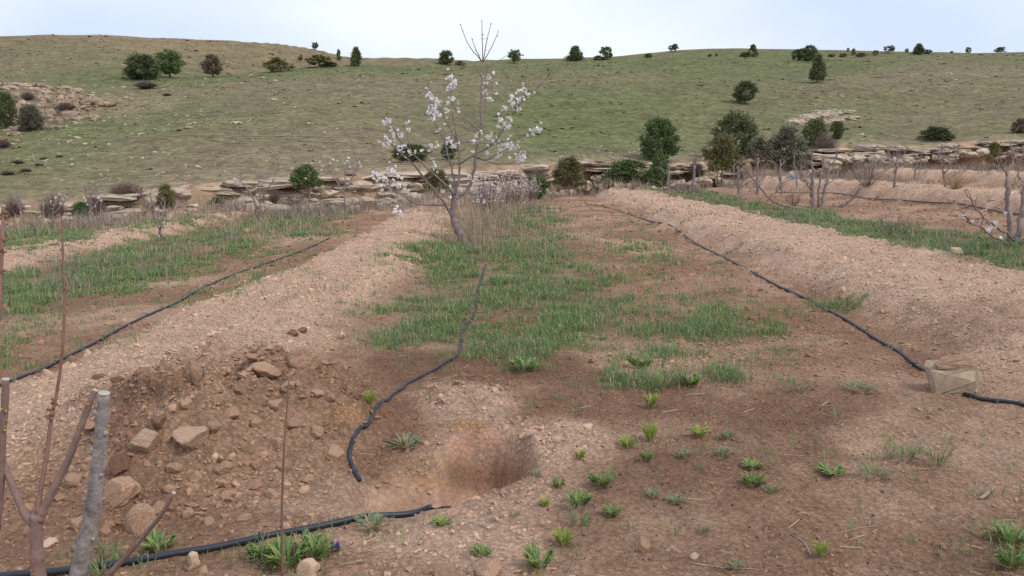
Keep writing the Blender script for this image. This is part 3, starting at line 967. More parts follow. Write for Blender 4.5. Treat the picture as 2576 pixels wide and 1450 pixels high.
def wheel_tracks():
    """two faint bare wheel ruts across the left slope"""
    m = mat("bare_track_soil", (.285, .235, .15), var=.3, vscale=2.0, bump=.4, bscale=10)
    V, Fc = [], []
    for line in ([(150, 345), (260, 347), (400, 345), (560, 341), (700, 343), (850, 345), (1010, 346)],
                 [(560, 344), (680, 349), (800, 357), (960, 366)]):
        P = [hit(u, v) for u, v in line]
        P = catmull([p for p in P if p is not None], 14)
        b = len(V)
        for i, p in enumerate(P):
            w = .09 + .04 * math.sin(i * 1.7)
            for dy in (-w, w):
                V.append((p.x, p.y + dy, ground_z(p.x, p.y + dy) + .03))
        for i in range(len(P) - 1):
            a = b + 2 * i
            Fc.append((a, a + 2, a + 3, a + 1))
    me = bpy.data.meshes.new("track"); me.from_pydata(V, [], Fc); me.update()
    tag(new_obj("track", me, None, m), kind="structure")
wheel_tracks()

# ------------------------------------------------------------------ junipers and shrubs
def prof(kind, h):
    if kind == "cone":  return np.clip((1 - h) ** .75 * np.minimum(1, .55 + h * 3.0), 0, 1) * 1.0
    if kind == "round": return np.sqrt(np.clip(1 - ((h - .48) / .52) ** 2, 0, 1))
    if kind == "egg":   return np.sqrt(np.clip(1 - ((h - .40) / np.where(h > .40, .60, .46)) ** 2, 0, 1)) ** 1.05
    if kind == "bush":  return np.sqrt(np.clip(1 - (np.clip(h - .12, 0, 1) / .88) ** 2, 0, 1)) * np.minimum(1, .75 + h * 2)
    return np.clip(1.0 - h, 0, 1) ** .5
TINTS = {"dark": ((.088, .108, .050), (.205, .225, .110)), "olive": ((.125, .125, .055), (.260, .240, .110)),
         "greyg": ((.135, .132, .092), (.250, .240, .170)), "bright": ((.090, .138, .052), (.205, .260, .110)), "brown": ((.15, .122, .084), (.275, .225, .155))}

def crown_mesh(kind, tint, seed, hi):
    rng = np.random.default_rng(seed)
    nc = 104 if hi else 40; per = 66 if hi else 25
    size = .046 if hi else .105
    lo, hi_c = np.array(TINTS[tint][0]), np.array(TINTS[tint][1])
    # clump centres on the crown surface and inside it
    h = rng.uniform(.03, .97, nc); a = rng.uniform(0, 2 * np.pi, nc)
    lob = 1 + .20 * np.sin(a * 2 + rng.uniform(0, 6)) + .13 * np.sin(a * 3 + h * 7 + rng.uniform(0, 6)) + rng.normal(0, .13, nc)
    rr = prof(kind, h) * .44 * np.where(rng.uniform(0, 1, nc) < .75, rng.uniform(.78, 1.02, nc), rng.uniform(.2, .75, nc)) * lob
    CX = np.stack([rr * np.cos(a), rr * np.sin(a), h], 1)
    ctint = rng.uniform(0, 1, nc)
    i = np.repeat(np.arange(nc), per); n = len(i)
    g = rng.normal(0, 1, (n, 3)) * np.array((.055, .055, .042)) * (1.0 if hi else 1.15)
    P = CX[i] + g
    tipk = rng.uniform(0, 1, nc) < .22
    P[:, 2] = np.clip(P[:, 2] + np.where(tipk[i], np.abs(g[:, 2]) * 1.2, 0), 0, 1.08)
    out = np.stack([P[:, 0], P[:, 1], np.zeros(n)], 1); out /= (np.linalg.norm(out, axis=1)[:, None] + 1e-6)
    d = out * .7 + np.array((0, 0, .75)) + rng.normal(0, .55, (n, 3)); d /= np.linalg.norm(d, axis=1)[:, None]
    sd = np.cross(d, rng.normal(0, 1, (n, 3))); sd /= np.linalg.norm(sd, axis=1)[:, None]
    sz = size * rng.uniform(.6, 1.5, n)
    V = np.stack([P - sd * sz[:, None] * .42, P + sd * sz[:, None] * .42, P + d * sz[:, None] * 1.25], 1).reshape(-1, 3)
    C = lo + (hi_c - lo) * (np.clip(.65 * ctint[i] + .45 * rng.uniform(0, 1, n) - .05, 0, 1))[:, None]
    return arr_mesh("crown", V, np.arange(n * 3).reshape(-1, 3), np.repeat(C, 3, 0))
M_JUN = mat("juniper_foliage", tint=True, var=.12, vscale=5, rough=.75, spec=.12, rnd=.13, translucent=.12)
M_JBARK = mat("juniper_bark", (.20, .155, .115), var=.3, vscale=8, bump=.5, bscale=20)
M_TWIG = mat("bare_twigs", (.175, .130, .108), var=.25, vscale=4, rnd=.15, rough=.9, spec=.1)
_crowns = {}
def crown(kind, tint, seed, hi):
    k = (kind, tint, seed, hi)
    if k not in _crowns:
        me = crown_mesh(kind, tint, seed * 97 + 17 * len(kind) + 5 * len(tint) + 31 + (1 if hi else 0), hi)
        me.materials.append(M_JUN); _crowns[k] = me
    return _crowns[k]

_trunk_cache = {}
def trunk_mesh(seed):
    if seed not in _trunk_cache:
        rng = random.Random(seed)
        mb = MB()
        for k in range(3):
            a = rng.uniform(0, 6.28); sp = .10 * (k > 0)
            P = [(.02 * math.cos(a), .02 * math.sin(a), -.08), (sp * .5 * math.cos(a), sp * .5 * math.sin(a), .25), (sp * 1.5 * math.cos(a), sp * 1.5 * math.sin(a), .55), (sp * 2 * math.cos(a), sp * 2 * math.sin(a), .8)]
            mb.tube(P, [.045 / (1 + k * .4), .036 / (1 + k * .4), .022, .008], 5)
        me = mb.mesh("trunk"); me.materials.append(M_JBARK); _trunk_cache[seed] = me
    return _trunk_cache[seed]

NJ = [0]
def juniper(u, vb, vt, w, kind, tint, label, Y=None, hi=False, group=None, lift=.04, name="juniper_tree", cat="juniper"):
    if Y is None:
        p = hit(u, vb)
        if p is None:
            s = se(u, vb)[0]; Yv = float(Y_SKY(np.array([s]))[0]) - 3
            p = Vector((s * Yv, Yv, ground_z(s * Yv, Yv)))
        zb = p.z; Yv = p.y
    else:
        Yv = Y; q = pt(u, vb, Y); p = Vector((q.x, Y, ground_z(q.x, Y))); zb = max(q.z, p.z)
    top = pt(u, vt, Yv).z
    H = max(top - zb, .2); W = w / F * Yv
    NJ[0] += 1; seed = NJ[0] % 4
    root = thing(name, p, label, cat, group)
    c = new_obj("crown", crown(kind, tint, seed, hi), root)
    c.location = (0, 0, (zb - p.z) + lift * H); c.scale = (W * 1.02, W * .95, H * (1 - lift)); c.rotation_euler = (0, 0, (NJ[0] * 2.399) % 6.28)
    t = new_obj("trunk", trunk_mesh(seed), root)
    th = (zb - p.z) + H
    t.scale = (max(W * .8, .25), max(W * .8, .25), th); t.rotation_euler = (0, 0, NJ[0])
    return root

_shr = {}
def shrub_mesh(seed, n=120, thick=.010, up=1.0, mat_=None, fan_=.5):
    k = (seed, n, thick, up)
    if k in _shr: return _shr[k]
    rng = random.Random(seed)
    mb = MB()
    for i in range(n):
        a = rng.uniform(0, 6.28); r = .08 * math.sqrt(rng.random())
        d = Vector((math.cos(a), math.sin(a), 0)); rad = fan_ * math.sqrt(rng.random()); hh = up * rng.uniform(.45, 1.0) * (1 - .55 * (rad / max(fan_, .01)) ** 2)
        p0 = d * r; p2 = d * rad + Vector((rng.gauss(0, .04), rng.gauss(0, .04), hh)); p1 = p0.lerp(p2, .5) + d * .05 * rng.uniform(-1, 1.4) + Vector((0, 0, -.04 + .08 * rng.random()))
        mb.tube([p0, p1, p2], [thick, thick * .75, thick * .35], 3, False)
        for j in range(2):
            q0 = p1.lerp(p2, rng.uniform(.0, .7)); q1 = q0 + Vector((rng.gauss(0, .09), rng.gauss(0, .09), rng.uniform(.04, .2)))
            mb.tube([q0, q1], [thick * .6, thick * .3], 3, False)
    me = mb.mesh("stems", False); me.materials.append(mat_ or M_TWIG); _shr[k] = me
    return me

def bare_shrub(u, vb, vt, w, label, Y=None, seed=0, n=130, thick=.010, group=None, name="bare_shrub", cat="shrub", m=None, leaves=None):
    if Y is None: p = hit(u, vb)
    else:
        q = pt(u, vb, Y); p = Vector((q.x, Y, max(q.z, ground_z(q.x, Y))))
        if q.z > ground_z(q.x, Y) + .3: p.z = q.z - .25
    H = max(pt(u, vt, p.y).z - p.z, .15); W = w / F * p.y
    if leaves is None:
        o = new_obj(name, shrub_mesh(seed, n, thick, 1.0, m))
        o.location = p; o.scale = (W, W, H); o.rotation_euler = (0, 0, seed * 1.3 + u)
        return tag(o, label, cat, group)
    root = thing(name, p, label, cat, group)
    o = new_obj("stems", shrub_mesh(seed, n, thick, 1.0, m), root); o.scale = (W, W, H)
    c = new_obj("foliage", crown("bush", leaves, seed % 4, True), root); c.scale = (W * .85, W * .85, H * .9)
    return root

# junipers on the hill (photograph positions: base, top, width)
juniper(427, 196, 128, 60, "round", "bright", "tall round green juniper with bare lower trunks, taller of the hillside pair", hi=True, lift=.14)
juniper(362, 200, 140, 88, "bush", "dark", "wide domed green juniper leaning against its taller round neighbour", hi=True)
juniper(535, 194, 141, 52, "egg", "brown", "thin greyish juniper with sparse see-through crown on the hill crest", hi=True, lift=.1)
juniper(698, 181, 149, 54, "bush", "olive", "low bushy olive juniper half hidden by the green crest")
juniper(805, 169, 141, 58, "bush", "olive", "yellowish spreading juniper below the hill shoulder")
juniper(833, 168, 157, 30, "bush", "olive", "low juniper sprawling beside the yellowish one")
juniper(897, 167, 122, 40, "cone", "dark", "dark conical juniper standing where the two hills meet", hi=True)
juniper(853, 152, 127, 14, "cone", "dark", "narrow dark juniper on the hill shoulder")
juniper(793, 127, 108, 16, "round", "dark", "small round juniper alone on the skyline of the brown hill", lift=.2)
juniper(756, 158, 139, 12, "round", "olive", "tiny round juniper on the brown slope below the skyline", lift=.25)
juniper(1123, 163, 130, 38, "egg", "dark", "dark leaning juniper on the saddle beside the cherry tree's top", hi=True)
juniper(1158, 165, 155, 22, "bush", "brown", "very low brown juniper bush on the saddle")
juniper(1295, 160, 127, 31, "round", "dark", "round juniper with short trunk on the saddle", lift=.16)
juniper(1447, 153, 118, 50, "cone", "dark", "broad dark juniper with a low left side on the crest", hi=True)
juniper(1524, 150, 121, 32, "egg", "dark", "upright dark juniper with a low bush at its foot")
juniper(1506, 151, 141, 24, "bush", "dark", "low bush at the foot of the upright crest juniper", cat="juniper bush")
juniper(1631, 145, 136, 20, "bush", "dark", "small dark bush on the bare crest")
juniper(1690, 127, 114, 14, "round", "dark", "smaller of two trees touching on the skyline", lift=.22)
juniper(1699, 126, 112, 15, "round", "dark", "larger of two trees touching on the skyline", lift=.22)
juniper(1893, 143, 115, 30, "cone", "dark", "pointed dark juniper with a bushy foot on the crest")
juniper(1873, 143, 133, 26, "bush", "dark", "bush at the foot of the pointed crest juniper", cat="juniper bush")
juniper(2035, 153, 116, 40, "egg", "dark", "taller half of a thick juniper clump on the crest", hi=True)
juniper(2012, 151, 125, 36, "egg", "dark", "lower half of a thick juniper clump on the crest", hi=True)
juniper(2056, 208, 139, 52, "cone", "dark", "large conical juniper standing alone on the green slope below the crest clump", hi=True, lift=.08)
juniper(1873, 262, 208, 60, "round", "dark", "round dark juniper alone halfway down the green slope", hi=True, lift=.12)
juniper(2236, 135, 116, 22, "round", "dark", "round-headed tree with visible trunk on the far crest", lift=.2)
juniper(2203, 140, 128, 15, "round", "dark", "little round tree on the far crest beside low brown bushes", lift=.15)
juniper(2310, 137, 111, 34, "cone", "dark", "pointed juniper with a side bush on the far crest", hi=True)
juniper(2333, 136, 126, 18, "bush", "dark", "side bush at the foot of the pointed far juniper", cat="juniper bush")
juniper(2436, 132, 120, 12, "round", "dark", "tiny round tree alone on the skyline beside a low pointed bush", lift=.15)
juniper(2518, 133, 120, 26, "bush", "dark", "low pointed bush on the skyline beyond the tiny round tree", cat="juniper bush")
juniper(2281, 132, 123, 9, "round", "dark", "very small round tree on the skyline beside the pointed far juniper")
for u, vb, vt, w in ((2092, 144, 136, 17), (2122, 144, 135, 19), (2166, 144, 134, 24)):
    juniper(u, vb, vt, w, "bush", "brown", "low brown dome-shaped bush on the stony far crest", group="brown bushes on the far crest", name="hill_bush", cat="bush")
juniper(2147, 140, 124, 12, "bush", "brown", "grey-brown bush on bare ground of the far crest", name="hill_bush", cat="bush")
for u, vb, vt, w in ((1785, 143, 137, 10), (1802, 142, 136, 8), (2395, 134, 129, 8), (2133, 130, 122, 8)):
    juniper(u, vb, vt, w, "bush", "dark", "tiny dark bush dotting the far crest", group="tiny bushes on the crest", name="hill_bush", cat="bush")
# in and along the ravine
juniper(1655, 412, 302, 98, "egg", "bright", "tall broad green juniper rising from the ravine", Y=56, hi=True)
juniper(1656, 478, 385, 58, "cone", "bright", "slender bright green juniper in front of the tall broad one", Y=47, hi=True)
juniper(1850, 398, 290, 100, "egg", "dark", "tall dark juniper with greyish right side behind the pruned stems", Y=58, hi=True)
juniper(1815, 440, 345, 82, "egg", "olive", "yellowish-green juniper in front of the tall dark one", Y=52, hi=True)
juniper(1905, 405, 350, 60, "bush", "greyg", "greyish bush leaning out beside the tall dark juniper", Y=56, hi=True)
juniper(1975, 432, 325, 100, "bush", "greyg", "large grey-green bushy juniper behind the multi-stemmed tree", Y=55, hi=True)
juniper(2047, 384, 305, 58, "egg", "dark", "dark juniper above the rock ledge, left of a grey shrub", Y=62, hi=True)
juniper(2103, 358, 307, 36, "round", "dark", "small dark round-topped juniper, right of a grey shrub", Y=64, hi=True)
juniper(2352, 372, 321, 84, "bush", "dark", "wide dark juniper bush sitting on the flat rock ledge", Y=65, hi=True)
juniper(2566, 335, 300, 42, "bush", "brown", "brownish bush on the slope above the long sheeted rock ledge", hi=True)
juniper(2497, 390, 360, 30, "bush", "olive", "small olive bush growing in the flat rock ledge", Y=62)
juniper(1575, 464, 402, 108, "bush", "bright", "wide low green juniper spreading at the ravine edge", Y=48, hi=True)
juniper(1430, 472, 400, 84, "bush", "olive", "brownish-green rounded bush at the ravine edge", Y=46, hi=True)
juniper(1350, 502, 444, 57, "egg", "bright", "small compact green juniper at the end of the ploughed strip", hi=True, lift=.0)
juniper(1034, 448, 366, 92, "egg", "dark", "dark round juniper behind the cherry tree's left limbs", Y=54, hi=True)
juniper(1128, 418, 358, 40, "egg", "dark", "dark upright juniper behind the cherry tree's fork", Y=55, hi=True)
juniper(1098, 492, 428, 74, "bush", "olive", "olive bush behind the cherry tree's trunk", Y=45, hi=True)
juniper(770, 478, 418, 66, "bush", "bright", "green bush growing on the pale rounded rocks", Y=44, hi=True)
juniper(418, 530, 468, 46, "egg", "olive", "dull green bush behind the forked young tree", Y=38, hi=True)
juniper(205, 550, 508, 46, "bush", "bright", "low green bush among grey shrubs under the low layered ledge", Y=37, hi=True)
juniper(18, 322, 236, 52, "egg", "dark", "dark juniper beside the pinkish gully cliff", hi=True)
juniper(545, 535, 498, 50, "bush", "greyg", "thin grey-green bush in front of the long cracked ledge", Y=38, hi=True)
# leafless grey shrubs
bare_shrub(367, 224, 200, 66, "low grey-brown leafless shrub below the pair of hillside junipers", seed=1, n=260, thick=.012)
bare_shrub(2075, 392, 325, 62, "purplish-grey leafless shrub between two dark junipers", Y=60, seed=2, n=320, thick=.010)
bare_shrub(318, 505, 452, 90, "large grey leafless shrub on top of the low layered rock ledge", Y=43, seed=3, n=320, thick=.009)
bare_shrub(240, 530, 478, 60, "purplish leafless shrub beside the low green bush", Y=38, seed=4, n=280, thick=.009)
bare_shrub(135, 540, 478, 70, "greyish-purple leafless shrub behind leaning bare saplings", Y=37, seed=5, n=260, thick=.009)
bare_shrub(35, 530, 490, 60, "grey leafless shrub before the low ledge beyond the bent bare tree", Y=37, seed=6, n=220, thick=.009)
bare_shrub(165, 282, 250, 46, "grey shrub on top of the pinkish gully cliff", seed=1, n=260, thick=.012)
bare_shrub(80, 328, 262, 66, "grey-green shrub hanging before the gully cliff", seed=2, n=320, thick=.012, leaves="greyg")
bare_shrub(70, 252, 228, 36, "small purplish shrub on the gully rim", seed=3, n=260, thick=.012)
bare_shrub(690, 500, 470, 36, "small brown shrub in a cleft of the rounded ledge", Y=42, seed=4, n=220, thick=.010)
bare_shrub(880, 462, 438, 40, "dark leafless shrub at the foot of the thin ledge", Y=47, seed=5, n=240, thick=.010)
bare_shrub(1750, 438, 396, 46, "purplish leafless shrub over the bare earth bank", Y=55, seed=6, n=260, thick=.010)
bare_shrub(1350, 455, 415, 60, "grey leafless shrub behind the pink blossoming shrubs", Y=48, seed=1, n=260, thick=.010)
bare_shrub(8, 372, 345, 40, "dark shrub on the slope below the gully", seed=2, n=240, thick=.013)
for i, (u, vb, w) in enumerate(((45, 412, 34), (98, 418, 26), (110, 402, 24), (65, 432, 30), (20, 440, 36), (150, 396, 20), (420, 242, 26), (450, 330, 16))):
    bare_shrub(u, vb, vb - w * .33, w, "small flat grey shrublet on the stony lower slope", seed=i % 4 + 1, n=260, thick=.016, group="grey shrublets on the slope", name="shrublet")
# ------------------------------------------------------------------ blossoming cherry tree
M_CBARK = mat("cherry_bark", (.215, .165, .155), var=.35, vscale=9, bump=.6, bscale=40, rough=.75, spec=.25)
M_RTWIG = mat("red_brown_shoot", (.215, .110, .085), var=.25, vscale=14, rough=.6, spec=.3)
M_PETAL = mat("white_petal", (.90, .875, .86), var=.05, vscale=30, rough=.7, spec=.15, translucent=.25)
M_PPETAL = mat("pale_pink_petal", (.70, .60, .585), var=.06, vscale=30, rough=.7, spec=.15, translucent=.25)
M_BUD = mat("brown_bud", (.24, .13, .07), var=.25, vscale=40)
M_YBUD = mat("opening_yellow_bud", (.38, .27, .05), var=.25, vscale=60)

def flower_mesh(seed, n, rad, fr, material, name="blossom_cluster"):
    rng = np.random.default_rng(seed)
    V, Fc = [], []
    for k in range(n):
        d = rng.normal(0, 1, 3); d /= np.linalg.norm(d)
        c = d * rad * rng.uniform(.55, 1.0) * np.array((1, 1, 1.15))
        nrm = d + rng.normal(0, .4, 3); nrm /= np.linalg.norm(nrm)
        a = np.cross(nrm, (0, .3, 1)); a /= np.linalg.norm(a); b = np.cross(nrm, a)
        r = fr * rng.uniform(.8, 1.2)
        for p in range(5):
            an = 2 * math.pi * p / 5 + rng.uniform(-.1, .1)
            e = a * math.cos(an) + b * math.sin(an); q = -a * math.sin(an) + b * math.cos(an)
            i = len(V)
            V += [c, c + e * r * .6 + q * r * .42 + nrm * r * .22, c + e * r + nrm * r * .38, c + e * r * .6 - q * r * .42 + nrm * r * .22]
            Fc.append((i, i + 1, i + 2, i + 3))
    me = arr_mesh(name, np.array(V), np.array(Fc))
    me.materials.append(material)
    return me
CLUST = [flower_mesh(400 + i, 16, .060, .030, M_PETAL) for i in range(5)]
SMALLC = [flower_mesh(420 + i, 5, .026, .024, M_PETAL) for i in range(3)]

def r2(x, y): return 859 + x * .3335, y * .3335
def r5(x, y): return 859 + x * .3335, 377.3 + y * .3335

def cherry():
    rng = random.Random(5)
    base = hit(1166, 614)
    Y0 = base.y; k = Y0 / F
    root = thing("cherry_tree", base, "leaning young cherry tree in white blossom standing in the grassy row", "tree")
    def P(px, dep):
        n = len(px); out = []
        for i, (u, v) in enumerate(px):
            out.append(pt(u, v, Y0 + dep[0] + (dep[1] - dep[0]) * i / max(1, n - 1)) - base)
        return out
    paths = []
    def branch(px, rad, dep=(0, 0), name="branch", sides=7, wig=.012, m=None):
        pts = P(px, dep)
        C = catmull(pts, 5)
        C = [c + Vector((rng.gauss(0, wig), rng.gauss(0, wig), rng.gauss(0, wig))) * (0 if i == 0 else .5) for i, c in enumerate(C)]
        mb = MB(); R = [max(r * k * (.82 if name == 'trunk' else .60), .0045) for r in lerp_list(rad, len(C))]
        mb.tube(C, R, sides, True, .08, rng)
        # short spurs and buds
        for j in range(int(len(C) * .7)):
            i = rng.randrange(1, len(C)); d = Vector((rng.gauss(0, 1), rng.gauss(0, 1), rng.gauss(.4, 1))).normalized()
            mb.tube([C[i], C[i] + d * rng.uniform(.02, .06)], [.0055, .003], 4)
        o = mb.build(name, m or M_CBARK, root)
        paths.append((o, C))
        return o
    tr = [(1168, 622), r5(920, 710), r5(895, 640), r5(868, 590), r5(850, 545), r5(838, 480), r5(846, 400), r5(850, 350)]
    branch(tr, [15, 13.5, 12, 11, 10.5, 9.5, 8.5, 8], (0, 0), "trunk", 10, .006)
    branch([r5(850, 540), r5(800, 440), r5(760, 380), r5(640, 230), r5(560, 130), r2(440, 1150), r2(370, 1080), r2(325, 1050)], [7, 6, 5.5, 4.5, 4, 3, 2, 1.2], (0, -.5))
    branch([r5(850, 360), r5(880, 250), r5(890, 100), r2(870, 1050), r2(840, 870), r2(830, 750), r2(815, 640), r2(790, 560), r2(765, 535)], [6, 5, 4.5, 4, 3, 2.6, 2, 1.5, .8], (0, .2))
    branch([r5(855, 370), r5(905, 340), r5(960, 280), r5(1000, 170), r2(1010, 1180), r2(1035, 1050), r2(1050, 950), r2(1055, 700), r2(1065, 470)], [8, 7.5, 7, 6.5, 6, 5, 4, 3.2, 2.5], (0, .3))
    for tip, mid in (((895, 180), (960, 340)), ((980, 285), (1015, 380)), ((1058, 155), (1062, 300)), ((1125, 180), (1095, 320)), ((1185, 240), (1120, 380))):
        branch([r2(1065, 475), r2(*mid), r2(*tip)], [2.2, 1.7, 1.1], (.3, .3 + rng.uniform(-.25, .25)), "shoot", 5, .006, M_RTWIG)
    branch([r2(1050, 975), r2(1085, 850), r2(1090, 650), r2(1100, 450)], [3, 2.6, 2, 1.4], (.2, .45))
    branch([r5(845, 345), r5(810, 290), r5(700, 190), r5(570, 60), r2(440, 1060), r2(400, 980), r2(345, 905)], [5, 4.5, 4, 3.4, 2.6, 2, 1.4], (0, -.7))
    branch([r2(345, 905), r2(342, 860), r2(347, 810)], [1.4, 1.1, .8], (-.7, -.72), "shoot", 5, .003, M_RTWIG)
    branch([r5(858, 340), r2(858, 1380), r2(820, 1240), r2(780, 1080), r2(700, 920), r2(670, 800), r2(655, 700), r2(648, 640)], [5, 4.6, 4, 3.4, 2.6, 2, 1.5, .9], (0, .5))
    branch([r2(890, 1235), r2(1000, 1170), r2(1140, 1090), r2(1190, 1030), r2(1300, 850), r2(1370, 720), r2(1385, 620), r2(1400, 490)], [4.5, 4, 3.4, 3, 2.4, 1.9, 1.3, .8], (0, -.6))
    branch([r2(872, 1070), r2(1000, 1075), r2(1120, 1085), r2(1290, 1060), r2(1400, 1010), r2(1485, 970)], [3, 2.6, 2.4, 2, 1.7, 1.2], (.1, -.4))
    branch([r2(1005, 1180), r2(1090, 1205), r2(1170, 1165), r2(1260, 1120), r2(1345, 1080)], [2.6, 2.3, 2, 1.6, 1.1], (.2, -.2))
    branch([r5(795, 415), r5(620, 412), r5(540, 395), r5(380, 290), r5(300, 235), r5(240, 185)], [4.5, 4, 3.5, 2.8, 2, 1.3], (0, -.9))
    branch([r5(570, 415), r5(540, 455), r5(480, 475), r5(425, 470)], [2.2, 1.7, 1.3, 1], (-.6, -.9))
    branch([r2(1035, 985), r2(960, 920), r2(880, 850), r2(830, 770)], [2.4, 2, 1.6, 1], (.2, -.1))
    branch([r2(1010, 1000), r2(870, 940), r2(790, 870), r2(760, 845)], [2.2, 1.8, 1.4, .9], (.2, .5))
    branch([r2(890, 1232), r2(820, 1225), r2(760, 1180), r2(690, 1110)], [2.4, 2, 1.5, 1], (.1, .5))
    branch([r2(860, 1165), r2(740, 1175), r2(640, 1165), r2(560, 1150)], [2, 1.7, 1.4, 1], (.1, -.4))
    branch([r2(870, 1060), r2(810, 950), r2(770, 880), r2(735, 805)], [2.4, 2, 1.5, 1], (.1, -.3))
    branch([r2(700, 920), r2(720, 980), r2(735, 965)], [1.4, 1.1, .8], (.4, .3))
    branch([r2(520, 1120), r2(500, 1040), r2(502, 965)], [1.5, 1.2, .8], (-.5, -.6))
    branch([r2(1180, 1040), r2(1205, 920), r2(1240, 820), r2(1300, 760)], [2, 1.7, 1.3, .9], (-.3, -.1))
    branch([r2(1300, 850), r2(1340, 800), r2(1400, 710), r2(1415, 670)], [1.8, 1.4, 1, .7], (-.45, -.7))
    branch([r2(1290, 680), r2(1250, 600), r2(1205, 520)], [1.2, 1, .7], (-.5, -.5), "shoot", 5, .004, M_RTWIG)
    branch([r2(1330, 780), r2(1450, 690), r2(1540, 600), r2(1585, 520)], [1.2, 1, .8, .6], (-.5, -1.0), "shoot", 5, .004, M_RTWIG)
    branch([r2(1100, 510), r2(1170, 470), r2(1255, 415)], [1.2, .9, .7], (.4, .6), "shoot", 5, .004, M_RTWIG)
    branch([r2(1060, 600), r2(1030, 550), r2(1012, 505)], [1.1, .9, .6], (.3, .5), "shoot", 5, .004, M_RTWIG)
    branch([r2(1095, 660), r2(1125, 670), r2(1160, 650)], [1.2, 1, .8], (.35, .3))
    branch([r5(965, 300), r5(1010, 360), r5(1060, 390)], [2, 1.5, 1], (.1, -.4))
    branch([r5(640, 230), r5(690, 180), r5(705, 120)], [1.8, 1.3, .9], (-.3, -.2))
    branch([r2(800, 560), r2(810, 520), r2(808, 480)], [1.0, .8, .6], (.2, .2), "shoot", 5, .003, M_RTWIG)
    branch([r5(1000, 60), r5(1240, 110), r5(1320, 60), r5(1380, 10)], [1.8, 1.5, 1.2, .8], (.2, -.3))
    pts = [(c, o) for o, C in paths for c in C]
    cl = [(340, 930), (375, 985), (335, 1045), (355, 1075), (400, 1090), (440, 1120), (470, 1105), (510, 1145), (555, 1150), (505, 980), (435, 1025), (395, 1010), (315, 915), (360, 915), (320, 1090),
          (680, 1105), (705, 1112), (660, 700), (690, 740), (720, 770), (745, 800), (690, 830), (655, 850), (700, 890), (735, 870), (670, 810), (715, 840), (730, 980), (645, 720), (830, 585), (850, 630), (810, 665), (845, 700),
          (800, 780), (840, 745), (790, 835), (880, 815), (830, 640), (855, 615), (815, 590), (800, 1045), (825, 1075), (845, 1105), (790, 1080), (700, 1220), (700, 1260), (1110, 585), (1090, 630), (1155, 655), (1110, 745), (1090, 705),
          (1050, 1000), (1020, 1030), (990, 1070), (1115, 1035), (1285, 725), (1320, 700), (1380, 680), (1410, 715), (1300, 775), (1265, 765), (1335, 830), (1240, 820), (1340, 760), (1290, 810), (1200, 905), (1240, 930), (1275, 895), (1230, 975), (1255, 950),
          (1470, 970), (1440, 990), (1410, 1030), (1495, 980), (1160, 1080), (1200, 1100), (1225, 1130), (1190, 1170), (1250, 1090), (1295, 1105), (1335, 1075), (1275, 1120), (1205, 1140), (1100, 1160), (1350, 1150), (1375, 1160), (1360, 1210), (1340, 1180),
          (350, 1265), (390, 1290), (430, 1330), (365, 1300), (410, 1310), (250, 1310), (280, 1350), (330, 1360), (345, 1390), (430, 1405), (265, 1330), (320, 1345)]
    cl = [r2(*c) for c in cl] + [r5(425, 470), r5(405, 465), r5(445, 478), r5(1030, 385), r5(1070, 395), r5(990, 230), r5(480, 270), r5(768, 312)]
    for i, (u, v) in enumerate(cl):
        best = None
        for c, o in pts:
            w = c + base
            d = ray(u, v); s = d[0] / d[1]; e = d[2] / d[1]
            dd = abs(w.x - s * w.y) + abs(w.z - CAMZ - e * w.y)
            if best is None or dd < best[0]: best = (dd, w.y, o, c)
        q = pt(u, v, best[1]) - base
        c = best[3]
        off = q - c
        if off.length > .10:                      # a short spur carries clusters that stand off the limb
            mb = MB(); mb.tube([c, q], [.005, .003], 4); mb.build("spur", M_CBARK, best[2])
        for j in range(3):
            o = new_obj("blossom_cluster", CLUST[i % 5] if j == 0 and i % 4 else SMALLC[(i + j) % 3], best[2])
            o.location = q if j == 0 else q.lerp(c, rng.uniform(-.2, .9)) + Vector((rng.gauss(0, .05), rng.gauss(0, .06), rng.gauss(0, .06)))
            o.rotation_euler = (rng.uniform(0, 6), rng.uniform(0, 6), rng.uniform(0, 6))
            sc = rng.uniform(.48, .78) if j == 0 else rng.uniform(.55, .95); o.scale = (sc, sc, sc * 1.05)
cherry()

# ------------------------------------------------------------------ pruned tree in the left foreground
M_GBARK = mat("grey_bark", (.27, .236, .218), var=.62, vscale=34, bump=1.0, bscale=70, bdist=.004, rough=.85, spec=.2)
M_PBARK = mat("mauve_young_bark", (.235, .150, .125), var=.28, vscale=22, bump=.5, bscale=90, rough=.7, spec=.3)
M_CUT = mat("pale_cut_wood", (.46, .40, .34), var=.2, vscale=60, bump=.4, bscale=120)

